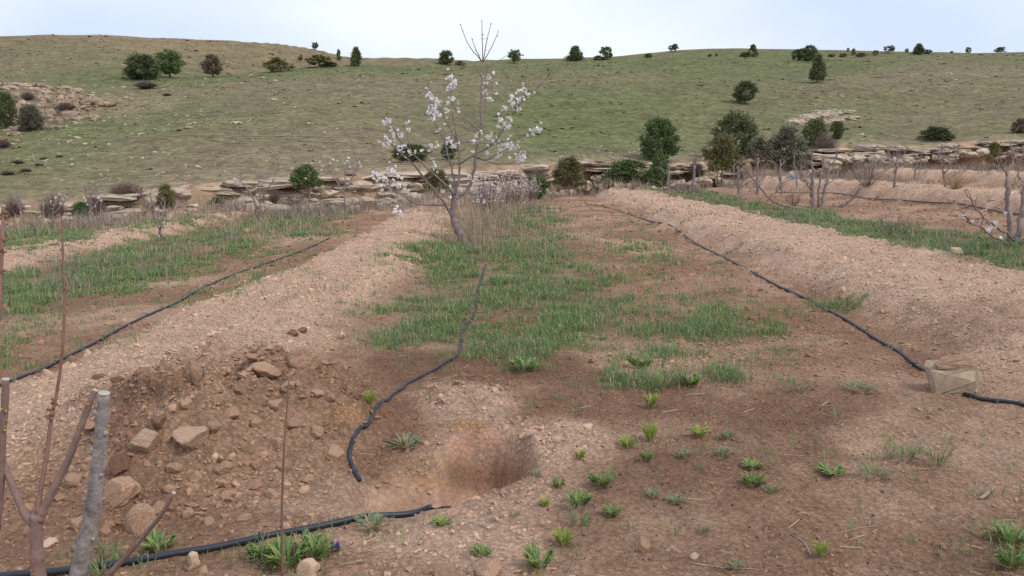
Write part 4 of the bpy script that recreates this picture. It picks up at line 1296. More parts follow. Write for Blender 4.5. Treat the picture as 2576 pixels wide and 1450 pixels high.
def pruned():
    rng = random.Random(9)
    Y0 = 2.45; k = Y0 / F
    base = Vector((pt(140, 1600, Y0).x, Y0, 0)); base.z = ground_z(base.x, base.y)
    root = thing("pruned_fruit_tree", base, "hard-pruned young fruit tree with one thick grey stub and red shoots", "tree")
    gv = 1640
    def limb(name, px, rad, m, dep=(0, 0), sides=12, jit=.05, cut=True, lab=None, sub=7):
        n = len(px)
        pts = [pt(u, v, Y0 + dep[0] + (dep[1] - dep[0]) * i / (n - 1)) - base for i, (u, v) in enumerate(px)]
        C = catmull(pts, sub); R = [r * k for r in lerp_list(rad, len(C))]
        R = [r * (1 + .05 * math.sin(i * 1.3 + rad[0])) for i, r in enumerate(R)]
        mb = MB(); mb.tube(C, R, sides, True, jit, rng)
        o = mb.build(name, m, root)
        if lab: o["label"] = lab
        if cut:
            d = (C[-1] - C[-2]).normalized(); mc = MB(); mc.tube([C[-1] - d * .001, C[-1] + d * .003], [R[-1] * 1.04, R[-1] * .97], sides)
            mc.build("cut_end", M_CUT, o)
        return o, C, R
    def buds(o, C, R, idx, m, n=3, size=.006):
        for i in idx:
            mb = MB()
            i = min(i, len(C) - 1)
            for j in range(n):
                d = Vector((rng.gauss(0, 1), -abs(rng.gauss(.3, .6)), rng.gauss(.2, .8))).normalized()
                p = C[i] + d * R[i] * .8
                mb.tube([p, p + d * size * .9, p + d * size * 2.0, p + d * size * 2.6], [size * .45, size * .75, size * .5, size * .1], 6)
            mb.build("bud", m, o)
    o, C, R = limb("grey_stub", [(150, gv + 20), (172, 1560), (197, 1450), (228, 1320), (246, 1180), (256, 1080), (262, 990)], [27, 25, 23.5, 21.5, 18.5, 16.5, 14.5], M_GBARK, (0, -.05), 16, .07, True, "thick grey stub with a pale sawn top")
    for i, sd in ((19, 1), (24, -1), (27, 1), (31, -1), (34, 1), (38, -1)):
        mb = MB(); d = Vector((sd * .8, -.5, .35)).normalized()
        if i < len(C):
            mb.tube([C[i] + d * R[i] * .6, C[i] + d * (R[i] + .006), C[i] + d * (R[i] + .010)], [.010, .0075, .003], 8); mb.build("knot", M_GBARK, o)
    buds(o, C, R, (30, 36), M_YBUD, 1, .005)
    o, C, R = limb("trunk", [(112, gv + 20), (104, 1540), (97, 1450), (92, 1370), (92, 1295)], [22, 20, 18.5, 16.5, 15], M_PBARK, (0, 0), 14, .05, False)
    buds(o, C, R, (16, 19), M_BUD, 4, .006)
    o, C, R = limb("branch", [(82, 1320), (60, 1290), (41, 1246), (16, 1185), (2, 1145), (-25, 1060), (-45, 980)], [11, 10, 9, 8.5, 8, 7, 6], M_PBARK, (0, .05))
    o, C, R = limb("branch", [(-8, 1330), (2, 1226), (6, 1104), (12, 1020), (14, 955)], [9.5, 9, 9, 9, 9], M_PBARK, (.03, 0), lab="upright cut branch crossing the left fork")
    buds(o, C, R, (16, 18, 20), M_YBUD, 2, .005)
    o, C, R = limb("branch", [(98, 1310), (110, 1282), (135, 1230), (163, 1177), (190, 1110), (205, 1070), (225, 1015), (240, 983)], [13, 12, 10.5, 9.5, 9, 9, 8.5, 8], M_PBARK, (0, .05))
    buds(o, C, R, (20, 32, 42), M_YBUD, 2, .005)
    o, C, R = limb("shoot", [(94, 1290), (100, 1250), (110, 1190), (118, 1144), (126, 1080), (132, 1039), (142, 994), (156, 893), (163, 760), (158, 640), (155, 545)], [7, 6.5, 6, 5.8, 5.2, 5, 4.4, 4, 3.6, 3.1, 2.4], M_RTWIG, (0, .2), 9, .04, False, "long thin red shoot")
    buds(o, C, R, (33, 36, 40), M_BUD, 5, .006); buds(o, C, R, (50, 58, 64), M_BUD, 1, .004)
    o, C, R = limb("branch", [(165, gv), (215, 1530), (280, 1441), (325, 1392), (366, 1344), (406, 1295), (437, 1241)], [8.5, 8, 7.5, 7, 6.2, 5.5, 5], M_PBARK, (0, -.15), 10)
    buds(o, C, R, (22, 28), M_BUD, 2, .004)
    o, C, R = limb("shoot", [(-45, 1200), (-28, 1000), (-4, 800), (2, 690), (6, 600), (9, 520)], [6.5, 6, 5.5, 5.2, 5, 4.6], M_RTWIG, (.05, .2), 9, .04, True, "red shoot with swelling buds at its cut top")
    buds(o, C, R, (22, 25, 28, 33), M_BUD, 4, .006)
pruned()

M_LEAF = mat("young_leaf", tint=True, var=.15, vscale=20, rough=.55, spec=.25, translucent=.25)
def leaf_tris(V, Fc, CC, base, d, ln, w, c, up=(0, 0, 1), fold=.15):
    d = Vector(d).normalized(); s = d.cross(Vector(up))
    s = s.normalized() if s.length > 1e-4 else Vector((1, 0, 0))
    n = s.cross(d)
    i = len(V)
    b = Vector(base)
    for p in (b, b + d * ln * .5 + s * w * .5 + n * fold * w, b + d * ln - n * ln * .12, b + d * ln * .5 - s * w * .5 + n * fold * w, b + d * ln * .5):
        V.append(tuple(p)); CC.append(c)
    Fc += [(i, i + 1, i + 4), (i + 1, i + 2, i + 4), (i + 4, i + 2, i + 3), (i, i + 4, i + 3)]

def sapling():
    rng = random.Random(12)
    Y0 = 2.75; k = Y0 / F
    base = Vector((pt(712, 1560, Y0).x, Y0, 0)); base.z = ground_z(base.x, Y0)
    root = thing("sapling", base, "single thin upright sapling with tiny opening leaves before the soil heap", "sapling")
    C = catmull([pt(u, v, Y0) - base for u, v in ((712, 1580), (711, 1449), (709, 1307), (713, 1165), (719, 1063), (724, 1000), (727, 955))], 7)
    mb = MB(); mb.tube(C, [r * k for r in lerp_list([4.2, 3.8, 3.4, 2.9, 2.3, 1.8, 1.2], len(C))], 7, True, .08, rng)
    st = mb.build("stem", M_RTWIG, root)
    for i in range(14, len(C), 3):
        V, Fc, CC = [], [], []
        for j in range(3):
            a = rng.uniform(0, 6.28)
            leaf_tris(V, Fc, CC, C[i], (math.cos(a), math.sin(a), .6), rng.uniform(.008, .016), .006, (.26, .30, .06))
        me = arr_mesh("leaf", np.array(V), np.array(Fc), np.array(CC)); new_obj("leaf", me, root, M_LEAF)
sapling()

# ------------------------------------------------------------------ irrigation tubes
M_TUBE = mat("black_polythene", (.020, .024, .034), var=.35, vscale=9, rough=.45, spec=.45, bump=.15, bscale=40)
M_DTUBE = mat("dusty_polythene", (.040, .045, .062), var=.75, vscale=16, rough=.7, spec=.3, bump=.2, bscale=60)

def on_ground(px, r, sink=.25, sub=8, relax=2, plane=False):
    P = []
    for u, v in px:
        h_ = hit(u, v)
        if h_ is not None: P.append(h_)
    if plane:
        P = [Vector((*ground_pt(u, v, .03 * q.x + .02), 0)) for (u, v), q in zip(px, P)]
    C = catmull(P, sub)
    Z = []
    for c in C:
        Z.append(max(ground_z(c.x, c.y), ground_z(c.x + r, c.y), ground_z(c.x - r, c.y)) + r * (1 - sink))
    Z = np.array(Z)
    for _ in range(relax):
        Zs = Z.copy(); Zs[1:-1] = (Z[:-2] + Z[1:-1] + Z[2:]) / 3; Z = np.maximum(Zs, Z - r * .6)
    return [Vector((c.x, c.y, z)) for c, z in zip(C, Z)]

def hose(px, r, label, m=None, emit=0.0, group=None, sub=8, plane=False):
    C = on_ground(px, r, sub=sub, plane=plane, relax=12 if plane else 3)
    o = C[len(C) // 2].copy()
    root = thing("irrigation_tube", o, label, "irrigation tube", group)
    mb = MB(); mb.tube([c - o for c in C], r, 10)
    t = mb.build("tube", m or M_TUBE, root)
    if emit:
        acc = 0
        for i in range(1, len(C)):
            acc += (C[i] - C[i - 1]).length
            if acc > emit:
                acc = 0; d = (C[i] - C[i - 1]).normalized(); s = d.cross(Vector((0, 0, 1))).normalized() * (1 if i % 2 else -1)
                e = MB(); p = C[i] - o
                e.tube([p - d * .012, p + d * .012], [r * 1.25, r * 1.25], 10)
                e.tube([p + s * r * .6 + Vector((0, 0, r * .5)), p + s * r * 2.0 + Vector((0, 0, r * 1.0)), p + s * r * 2.5 + Vector((0, 0, r * 1.1))], [r * .40, r * .45, r * .2], 6)
                e.build("emitter", M_TUBE, root)
    return root, C

hose([(-60, 992), (30, 960), (160, 905), (300, 830), (440, 766), (545, 712), (640, 676), (740, 640), (830, 600)], .0130, "black drip tube along the foot of the smooth pale ridge behind the soil heap", emit=.85)
hose([(1470, 512), (1490, 516), (1560, 533), (1640, 560), (1740, 610), (1900, 690), (2050, 765), (2150, 820), (2250, 880), (2330, 935), (2400, 975), (2440, 1000), (2500, 1013), (2640, 1037)], .0128,
     "black drip tube along the cloddy ridge, held down by the square stone", emit=1.1)
hose([(1950, 484), (2040, 487), (2140, 493), (2300, 508), (2450, 525), (2650, 551)], .0145, "far black drip tube at the foot of the second ridge behind the multi-stemmed tree")
root_f, Cf = hose([(-60, 1450), (0, 1441), (130, 1426), (300, 1405), (480, 1372), (640, 1340), (800, 1308), (950, 1276), (1050, 1258), (1085, 1256)], .0145, "thick black pipe in front of the soil heap ending beside the pit", plane=True)
def thin_end():
    o = root_f.location
    e = Cf[-1]; P = [e + Vector((dx, dy, dz)) for dx, dy, dz in ((-.005, 0, 0), (.02, -.008, -.006), (.05, -.010, -.008), (.085, .0, -.010))]
    P = [p if i < 2 else Vector((p.x, p.y, max(p.z, ground_z(p.x, p.y) + .005))) for i, p in enumerate(P)]
    mb = MB(); mb.tube([p - o for p in catmull(P, 4)], .0042, 7); mb.build("thin_pipe_end", M_TUBE, root_f)
thin_end()
hose(HOSE_PX, .0105,
     "dusty curved hose running from the grass round the pit", M_DTUBE, sub=10)

# ------------------------------------------------------------------ stones and clods
M_BLOCK = mat("grey_tan_stone", (.335, .255, .18), var=.45, vscale=9, bump=.7, bscale=30, bdist=.003, rough=.9, spec=.15)
M_BROWNS = mat("brown_flat_stone", (.30, .195, .135), var=.35, vscale=12, bump=.8, bscale=35, bdist=.004, rough=.92, spec=.1)
def hull_stone(name, pts, material, bev, loc, seed, label, cat):
    rng = random.Random(seed)
    bm = bmesh.new()
    for p in pts: bm.verts.new(p)
    bmesh.ops.convex_hull(bm, input=bm.verts[:])
    bmesh.ops.bevel(bm, geom=bm.edges[:], offset=bev, segments=2, affect='EDGES', profile=.6)
    bmesh.ops.triangulate(bm, faces=bm.faces[:])
    bmesh.ops.subdivide_edges(bm, edges=[e for e in bm.edges if e.calc_length() > .05], cuts=2, use_grid_fill=True)
    for v in bm.verts:
        n = v.normal
        v.co += n * .0016 * rng.gauss(0, 1)
    me = bpy.data.meshes.new(name); bm.to_mesh(me); bm.free()
    o = new_obj(name, me, None, material); o.location = loc
    return tag(o, label, cat)
def square_stone():
    b = hit(2398, 992)
    k = b.y / F
    def L(u, v, dy): return pt(u, v, b.y + dy) - b
    pts = [L(2337, 958, 0), L(2342, 988, .0), L(2355, 996, -.03), L(2455, 993, -.02), L(2462, 978, .0), L(2459, 926, .03), L(2452, 960, -.035), L(2380, 944, -.012), L(2345, 936, .0), L(2425, 985, -.03),
           L(2325, 920, .10), L(2330, 905, .16), L(2455, 912, .16), L(2345, 985, .20), L(2455, 985, .20)]
    hull_stone("stone_block", pts, M_BLOCK, .0022, b, 3, "square grey-tan stone block lying across the drip tube", "stone")
    top = [L(2354, 918, .02), L(2362, 929, .01), L(2452, 933, .02), L(2460, 922, .03), L(2442, 902, .06), L(2405, 891, .08), L(2368, 899, .07), L(2358, 911, .16), L(2448, 914, .16), L(2410, 898, .17)]
    hull_stone("flat_stone", top, M_BROWNS, .004, b, 4, "flat brown stone resting on top of the square stone block", "stone")
square_stone()

M_CLODB = mat("big_clod", (.325, .205, .138), var=.35, vscale=7, bump=.8, bscale=4, bdist=.006, rnd=.14, rough=.95, spec=.05)
M_CLODD = mat("damp_clod", (.185, .105, .068), var=.35, vscale=9, bump=.8, bscale=4, bdist=.006, rnd=.1, rough=.95, spec=.05)
M_PSTONE = mat("pale_pebble", (.50, .36, .25), var=.25, vscale=12, bump=.6, bscale=4, bdist=.006, rnd=.1, rough=.92, spec=.1)
M_YSTONE = mat("flat_tan_stone", (.37, .255, .175), var=.28, vscale=9, bump=.6, bscale=4, bdist=.006, rough=.92, spec=.1)
CLODM = {}
H1 = "clods on the soil heap"
def clod(u, v, w, h, m, label, name="soil_clod", cat="clod", group=None, seed=0, flat=1.0, tilt=0.0, planes=12):
    p = hit(u, min(v + h * .30, 1520))
    k = p.y / F
    key = (m.name, seed % 7, planes)
    if key not in CLODM: CLODM[key] = boulder_mesh(500 + seed % 7 + planes, 3, planes, m, .09)
    o = new_obj(name, CLODM[key])
    o.scale = (w * k * .56, w * k * .50 * flat, h * k * .62)
    o.location = (p.x, p.y, p.z + h * k * (.02 if group == H1 else .14)); o.rotation_euler = (tilt * .6, tilt, (seed * 1.7) % 6.28 if flat > .7 else .4)
    return tag(o, label, cat, group)

clod(486, 938, 50, 62, M_CLODB, "tall upright clod standing on the crest of the soil heap", seed=1, planes=9)
clod(760, 899, 76, 54, M_CLODB, "large rough clod at the back of the heap where the ridge begins", seed=2)
clod(668, 930, 80, 34, M_CLODB, "tilted slab of soil lying against the large rough clod", seed=3, tilt=-.35, planes=8)
clod(601, 897, 64, 16, M_CLODB, "flat pale slab of soil on the back edge of the heap", seed=4)
clod(640, 893, 44, 16, M_CLODB, "small flat slab of soil beside the longer flat slab", seed=5)
clod(252, 948, 38, 14, M_CLODD, "dark damp clod alone on the pale ridge, larger of two", seed=6)
clod(295, 953, 30, 12, M_CLODD, "dark damp clod alone on the pale ridge, smaller of two", seed=2)
clod(735, 838, 34, 16, M_CLODD, "dark clod on the pale ridge above the heap", seed=4)
clod(760, 829, 24, 13, M_CLODD, "little dark clod beside another on the pale ridge above the heap", seed=1)
clod(366, 1104, 90, 50, M_YSTONE, "big flat tan stone jutting from the left face of the heap", name="stone", cat="stone", seed=5, tilt=.25, planes=10)
clod(480, 1092, 92, 56, M_YSTONE, "big rounded layered stone in the middle of the heap", name="stone", cat="stone", seed=3, planes=14)
clod(305, 1161, 54, 58, M_CLODD, "dark damp clod under the big flat tan stone", seed=3)
clod(309, 1230, 92, 66, M_CLODB, "wide smooth clod low on the left side of the heap", seed=6)
clod(398, 1277, 44, 36, M_CLODB, "round clod behind the cut side branch", seed=1)
clod(357, 1305, 68, 80, M_CLODB, "tall sloping clod at the foot of the heap near the pipe", seed=2, planes=10)
clod(264, 1337, 36, 30, M_CLODB, "round clod beside the thick grey stub near the pipe", seed=4)
clod(199, 1311, 38, 46, M_CLODB, "clod wedged between the forked trunk and the grey stub", seed=5)
clod(489, 1407, 34, 44, M_PSTONE, "pale oval stone on the near side of the thick black pipe", name="stone", cat="stone", seed=2, planes=16)
clod(778, 1426, 58, 46, M_PSTONE, "large pale stone beside the leafy weeds at the sapling", name="stone", cat="stone", seed=6, planes=12)
clod(122, 1364, 42, 20, M_PSTONE, "flat pale stone behind the forked trunk", name="stone", cat="stone", seed=1)
clod(838, 1140, 66, 38, M_CLODB, "broad clod on the slope of the heap above the curved hose", seed=4)
clod(183, 1205, 44, 28, M_CLODB, "angular clod between the forked branches", seed=3, planes=9)
clod(402, 1055, 38, 34, M_CLODD, "brown damp clod above the two big stones", seed=5)
clod(1119, 1436, 64, 36, M_CLODB, "cracked pale clod in front of the pit, beside a wider one", seed=3)
clod(1229, 1431, 68, 32, M_CLODB, "wide cracked clod in front of the pit", seed=1)
clod(1615, 1372, 54, 40, M_CLODB, "single rounded clod on smooth brown soil right of the pit", seed=4)
clod(1479, 1072, 30, 18, M_PSTONE, "small pale stone at the end of the smaller spoil pile", name="stone", cat="stone", seed=5)
clod(2403, 632, 36, 30, M_PSTONE, "round tan boulder in the grass at the edge of the right ridge", name="stone", cat="stone", seed=3, planes=16)
clod(1745, 1398, 22, 16, M_PSTONE, "small pale flat stone near a yellow-green sprout", name="stone", cat="stone", seed=2)
clod(541, 1150, 26, 18, M_PSTONE, "small cracked stone below the layered stone", name="stone", cat="stone", seed=4)
rr = random.Random(44)
for i, (u, v, w, h) in enumerate([(470, 1010, 30, 24), (540, 1000, 36, 22), (590, 1035, 44, 32), (650, 1060, 40, 26), (700, 1010, 42, 28), (690, 1110, 36, 28), (620, 1125, 34, 26), (560, 1170, 40, 28), (500, 1195, 34, 26), (640, 1215, 44, 30), (720, 1170, 40, 30),
                                  (570, 1240, 38, 28), (470, 1290, 34, 26), (690, 1240, 36, 26), (440, 1170, 34, 24), (800, 1080, 40, 26), (780, 1200, 36, 24), (600, 975, 36, 22), (730, 965, 38, 24), (830, 1000, 30, 20), (520, 1310, 34, 26), (420, 1225, 32, 26), (230, 1270, 30, 24), (620, 1300, 36, 24), (870, 980, 30, 22), (800, 985, 40, 20), (640, 1165, 30, 22), (745, 1060, 34, 26), (545, 1065, 36, 24)]):
    clod(u + rr.uniform(-8, 8), v, w, h, M_CLODB, "fist-sized brown clod on the heap of dug soil", group=H1, seed=i + 1, tilt=rr.uniform(-.3, .3))

# ------------------------------------------------------------------ weeds on the bare soil
def weed_mesh(seed, n, h, spread, w, c1, c2, upright):
    rng = random.Random(seed)
    V, Fc, CC = [], [], []
    for i in range(n):
        a = rng.uniform(0, 6.28); r = spread * math.sqrt(rng.random()) * .5
        t = rng.random(); c = tuple((c1[j] + (c2[j] - c1[j]) * t) * rng.uniform(.8, 1.2) for j in range(3))
        el = rng.uniform(.15, 1.0) * (1 - upright) + upright * rng.uniform(.8, 1.5)
        d = (math.cos(a) * math.cos(el), math.sin(a) * math.cos(el), math.sin(el))
        leaf_tris(V, Fc, CC, (r * math.cos(a), r * math.sin(a), -.005), d, h * rng.uniform(.5, 1.1), w * rng.uniform(.7, 1.2), c)
        if rng.random() < .6:
            q = Vector(d) * h * rng.uniform(.3, .7)
            a2 = a + rng.uniform(-1.2, 1.2)
            leaf_tris(V, Fc, CC, (r * math.cos(a) + q.x, r * math.sin(a) + q.y, q.z), (math.cos(a2), math.sin(a2), .5), h * .45, w * .8, c)
    me = arr_mesh("weed_leaves", np.array(V), np.array(Fc), np.array(CC)); me.materials.append(M_LEAF)
    return me
YG = ((.23, .30, .06), (.32, .36, .09)); GG = ((.15, .235, .075), (.25, .32, .10)); BG = ((.18, .225, .11), (.26, .29, .16)); GR = ((.14, .22, .09), (.26, .26, .14))
WEED = {"yellow": [weed_mesh(600 + i, 34, 1, .5, .20, *YG, .75) for i in range(3)], "leafy": [weed_mesh(610 + i, 44, 1, .9, .26, *GG, .35) for i in range(3)],
        "grey": [weed_mesh(620 + i, 34, 1, .9, .18, *BG, .2) for i in range(3)], "grassy": [weed_mesh(630 + i, 46, 1, .9, .07, *GR, .45) for i in range(3)]}
def weed(u, v, w, h, kind, label, i, group=None):
    p = hit(u, min(v + h * .4, 1500)); k = p.y / F
    o = new_obj("weed", WEED[kind][i % 3]); o.location = p
    sx = w * k * (.70 if kind == "yellow" else .64); o.scale = (sx, sx, h * k * 1.3); o.rotation_euler = (0, 0, i * 1.1)
    return tag(o, label, "weed", group)
weed(1635, 1090, 50, 52, "yellow", "tall bright yellow-green upright sprout on dark soil", 0)
weed(1580, 1117, 52, 32, "yellow", "low yellow-green rosette touching the tall bright sprout", 1)
weed(1460, 1146, 34, 26, "yellow", "yellow-green sprout at the edge of the smaller spoil pile", 2)
weed(932, 1003, 40, 34, "yellow", "lone bright yellow-green sprout inside the bend of the hose", 0)
weed(1355, 1406, 70, 54, "leafy", "dark leafy weed in front of the cracked pale clods", 1)
weed(1416, 1356, 62, 42, "yellow", "bushy yellow-green weed right of the cracked clods", 1)
weed(1021, 1110, 70, 34, "grey", "wilted grey-green weed hanging on the slope between hose and pit", 2)
weed(1835, 948, 74, 44, "grassy", "thick grass tussock alone right of the grass patches", 0)
weed(1672, 955, 84, 56, "grassy", "large spiky grass tussock on dark soil", 1)
weed(1322, 918, 60, 34, "leafy", "leafy weed at the lower end of the central grass", 2)
weed(1639, 1012, 44, 38, "yellow", "yellow-green weed under the spiky tussock", 2)
weed(1615, 910, 60, 38, "leafy", "leafy weed above the spiky tussock", 0)
weed(2006, 975, 54, 32, "grassy", "thin grass tuft on open brown soil left of the square stone", 2)
weed(2159, 975, 84, 20, "grassy", "flat sprawling grass tuft beside a straw stalk near the square stone", 0)
weed(2276, 1140, 70, 46, "grassy", "spreading grass tuft on pale trodden soil, left of a taller strawy tuft", 1)
weed(2357, 1144, 66, 66, "grassy", "taller strawy grass tuft on pale trodden soil", 2)
weed(2195, 1190, 90, 26, "grassy", "flat wide grass tuft in front of the spreading one", 0)
weed(2091, 1184, 58, 18, "leafy", "small flat leafy weed left of the flat wide grass tuft", 1)
weed(2064, 1383, 46, 40, "yellow", "yellow-green sprout with a dry stalk leaning beside it", 0)
weed(2537, 1346, 72, 56, "leafy", "large green weed among straw, behind another", 2)
weed(2545, 1405, 66, 62, "leafy", "large green weed in front of another among straw", 0)
weed(720, 1395, 90, 70, "leafy", "feathery dark green weed at the foot of the thin sapling", 1)
weed(790, 1375, 80, 60, "leafy", "feathery dark green weed behind the large pale stone", 2)
weed(660, 1385, 60, 44, "leafy", "feathery weed between the sapling and the pipe", 0)
weed(932, 1312, 72, 34, "grey", "silvery rosette under the pipe", 0)
weed(400, 1365, 70, 46, "leafy", "leafy weed behind the cut side branch", 1)
weed(1850, 1420, 40, 24, "grey", "grey-green weed at the lower edge of smooth brown soil", 1)
weed(255, 1430, 80, 60, "grassy", "spiky weed growing between the grey stub and the pipe", 2)
for i, (u, v, w, h, kd) in enumerate([(1515, 1198, 56, 44, "leafy"), (1414, 1219, 36, 34, "leafy"), (1381, 1267, 34, 26, "leafy"), (1464, 1263, 58, 36, "leafy"), (1454, 1304, 60, 42, "leafy"), (1550, 1288, 54, 34, "leafy"), (1635, 1141, 34, 26, "leafy"),
                                      (1099, 1316, 62, 28, "leafy"), (1204, 1385, 46, 26, "leafy"), (1767, 1178, 34, 30, "leafy"), (1880, 1176, 48, 24, "leafy"), (1889, 1212, 42, 32, "leafy"), (1749, 1095, 54, 22, "leafy"), (1745, 956, 44, 26, "leafy"), (1290, 1290, 40, 24, "leafy")]):
    f_ = rr.uniform(.65, 1.25); weed(u + rr.uniform(-12, 12), v + rr.uniform(-8, 8), w * f_, h * f_ * rr.uniform(.7, 1.2), ("leafy", "leafy", "yellow", "leafy", "grassy")[i % 5], "small fresh green weed scattered on the soil around and right of the pit", i, "leafy weeds near the pit")
for i, (u, v, w, h) in enumerate([(1817, 1136, 40, 34), (1830, 1092, 36, 36), (1640, 1240, 40, 22), (1700, 1255, 44, 26), (1770, 1330, 30, 18), (1940, 1230, 36, 22), (1350, 1190, 30, 18), (1720, 1140, 40, 24)]):
    weed(u, v, w, h, "grey", "small grey-green weed on the trodden brown soil", i, "grey-green weeds on bare soil")

def hyacinth():
    p = hit(842, 1390); k = p.y / F
    root = thing("grape_hyacinth", p, "tiny purple-flowered plant in front of the black pipe", "flower")
    mp = mat("violet_petal", (.075, .045, .26), var=.2, vscale=80, rough=.6)
    mg = mat("flower_stalk", (.12, .20, .07), var=.2, vscale=40)
    for dx in (-.010, .012):
        top = Vector((dx, 0, 24 * k)); mb = MB(); mb.tube([(dx * .3, 0, 0), (dx, .002, 12 * k), top], [.0018, .0016, .0012], 5); mb.build("stalk", mg, root)
        v, f = ico(0); rng = np.random.default_rng(int(900 + dx * 1000)); n = 26
        t = np.linspace(0, 1, n); a = t * 30; rad = .008 * (1 - .6 * t)
        P = np.stack([dx + rad * np.cos(a), rad * np.sin(a), 13 * k + t * 14 * k], 1)
        VV = (v[None] * .0038 + P[:, None]).reshape(-1, 3); FF = (f[None] + (np.arange(n) * len(v))[:, None, None]).reshape(-1, 3)
        new_obj("flower_spike", arr_mesh("flower_spike", VV, FF, None, True), root, mp)
    lv = new_obj("leaves", weed_mesh(640, 10, 1, .3, .10, *GG, .5), root); lv.scale = (.05, .05, .04)
hyacinth()

def stick(px, r, label, name="dead_twig", m=None, lift=.0):
    C = on_ground(px, r, sub=5)
    o = C[0].copy(); mb = MB(); rng = random.Random(int(px[0][0]))
    mb.tube([c - o for c in C], lerp_list([r, r * .85, r * .5], len(C)), 6, True, .12, rng)
    mid = C[len(C) // 2] - o
    mb.tube([mid, mid + Vector((.03, .02, .015))], [r * .5, r * .25], 5)
    ob = mb.build(name, m or M_DRY2); ob.location = o
    return tag(ob, label, "twig")
M_DRY2 = mat("dead_wood", (.34, .255, .19), var=.3, vscale=30, bump=.4, bscale=90)
stick([(2465, 1258), (2485, 1243), (2505, 1228)], .008, "short thick pale dead twig on smooth brown soil")
stick([(2400, 1100), (2300, 1050), (2215, 1045), (2110, 1040)], .0022, "long thin curved stalk lying below the square stone")
stick([(2100, 1345), (2160, 1330), (2225, 1322)], .0025, "thin straw stalk among the litter")
stick([(1740, 1420), (1830, 1432), (1920, 1436)], .003, "thin stick lying in front of the rounded single clod")
stick([(2040, 1400), (2020, 1365), (1992, 1348)], .0035, "bent dry stalk leaning to the yellow-green sprout")
stick([(430, 905), (520, 888), (620, 872), (700, 862)], .0045, "long thin branch lying on the pale ridge above the heap", m=M_RTWIG)
stick([(1040, 1265), (1060, 1240), (1090, 1230)], .0022, "thin root curling over the end of the thick pipe")
# ------------------------------------------------------------------ orchard trees and shrubs in the field
M_OBARK = mat("orchard_bark", (.25, .195, .185), var=.35, vscale=7, bump=.5, bscale=30, rough=.85, spec=.15, rnd=.12)
M_OTWIG = mat("orchard_twig", (.235, .165, .145), var=.25, vscale=9, rnd=.15)
M_TANTWIG = mat("tan_twig", (.36, .25, .17), var=.25, vscale=9)
M_STRAWB = mat("dry_straw_stems", (.42, .30, .185), var=.25, vscale=9)

def hand_tree(name, base_px, limbs, label, cat="tree", blossoms=(), group=None, twigs=0, seed=1, Yd=0.0, bark=None, tuft=None, Y=None):
    """limbs: list of (part name, [(u,v)...], [radius px...], (depth0, depth1))"""
    rng = random.Random(seed)
    base = hit(*base_px)
    Y0 = base.y; k = Y0 / F
    root = thing(name, base, label, cat, group)
    parts = []
    for nm, px, rad, dep in limbs:
        n = len(px)
        P = [pt(u, v, Y0 + dep[0] + (dep[1] - dep[0]) * i / (n - 1)) - base for i, (u, v) in enumerate(px)]
        C = catmull(P, 4)
        C = [c + Vector((rng.gauss(0, .012), rng.gauss(0, .012), rng.gauss(0, .012))) * (i > 1) for i, c in enumerate(C)]
        mb = MB(); mb.tube(C, [r * k * .8 for r in lerp_list(rad, len(C))], 6, True, .1, rng)
        for t in range(twigs if nm != "trunk" else twigs // 2):
            i = rng.randrange(len(C) // 3, len(C)); L = rng.uniform(.12, .42)
            d = ((C[min(i + 1, len(C) - 1)] - C[max(0, i - 1)]).normalized() + Vector((rng.gauss(0, .6), rng.gauss(0, .6), rng.gauss(.35, .4)))).normalized()
            q = C[i] + d * L * .5 + Vector((0, 0, .02)); e = C[i] + d * L
            mb.tube([C[i], q, e], [max(.007, .45 * rad[-1] * k), .006, .0035], 4, False)
            if rng.random() < .5: mb.tube([q, q + (d + Vector((rng.gauss(0, .7), rng.gauss(0, .7), .3))).normalized() * L * .5], [.0055, .003], 3, False)
        o = mb.build(nm, bark or M_OBARK, root); parts.append((o, C))
    for i, (u, v, s) in enumerate(blossoms):
        best = min(((abs((c + base).x - pt(u, v, (c + base).y).x) + abs((c + base).z - pt(u, v, (c + base).y).z), c, o) for o, C in parts for c in C), key=lambda t: t[0])
        q = pt(u, v, (best[1] + base).y) - base
        if (q - best[1]).length > .08:
            mb = MB(); mb.tube([best[1], q], [.006, .003], 4); mb.build("spur", M_OTWIG, best[2])
        b = new_obj("blossom_cluster", CLUST[i % 5], best[2]); b.location = q; b.scale = (s * .62, s * .62, s * .62); b.rotation_euler = (i, i * 2.1, i * 3.3)
    return root

hand_tree("fruit_tree", (405, 600), [("trunk", [(406, 606), (405, 590), (402, 576)], [5, 4.5, 4], (0, 0)),
    ("branch", [(402, 577), (393, 556), (386, 535), (384, 512), (372, 490)], [4, 3.6, 3.2, 2.4, 1.3], (0, -.2)), ("branch", [(403, 577), (409, 556), (413, 540), (414, 515), (411, 500)], [3, 2.6, 2.2, 1.8, 1], (0, .3)),
    ("branch", [(386, 535), (370, 515), (352, 490)], [2.2, 1.6, .9], (-.1, -.4)), ("branch", [(413, 542), (430, 530), (452, 519)], [1.8, 1.3, .8], (.1, .3))],
    "forked young bare tree standing in the grass before the pale strip", twigs=11, seed=3)
hand_tree("fruit_tree", (652, 560), [("trunk", [(653, 566), (652, 545), (650, 525)], [5, 4.5, 4], (0, 0)), ("branch", [(650, 526), (640, 505), (625, 480), (608, 460), (592, 455)], [3.6, 3, 2.4, 1.8, 1], (0, -.3)),
    ("branch", [(651, 526), (655, 500), (652, 470), (648, 442)], [3, 2.4, 1.8, 1], (0, .3)), ("branch", [(652, 510), (668, 480), (690, 452)], [2, 1.5, .8], (0, .2))],
    "bare young tree leaning left with a few blossoms at its limb tip", blossoms=[(597, 456, 1.3), (590, 452, 1.0), (606, 462, .9)], twigs=9, seed=4)
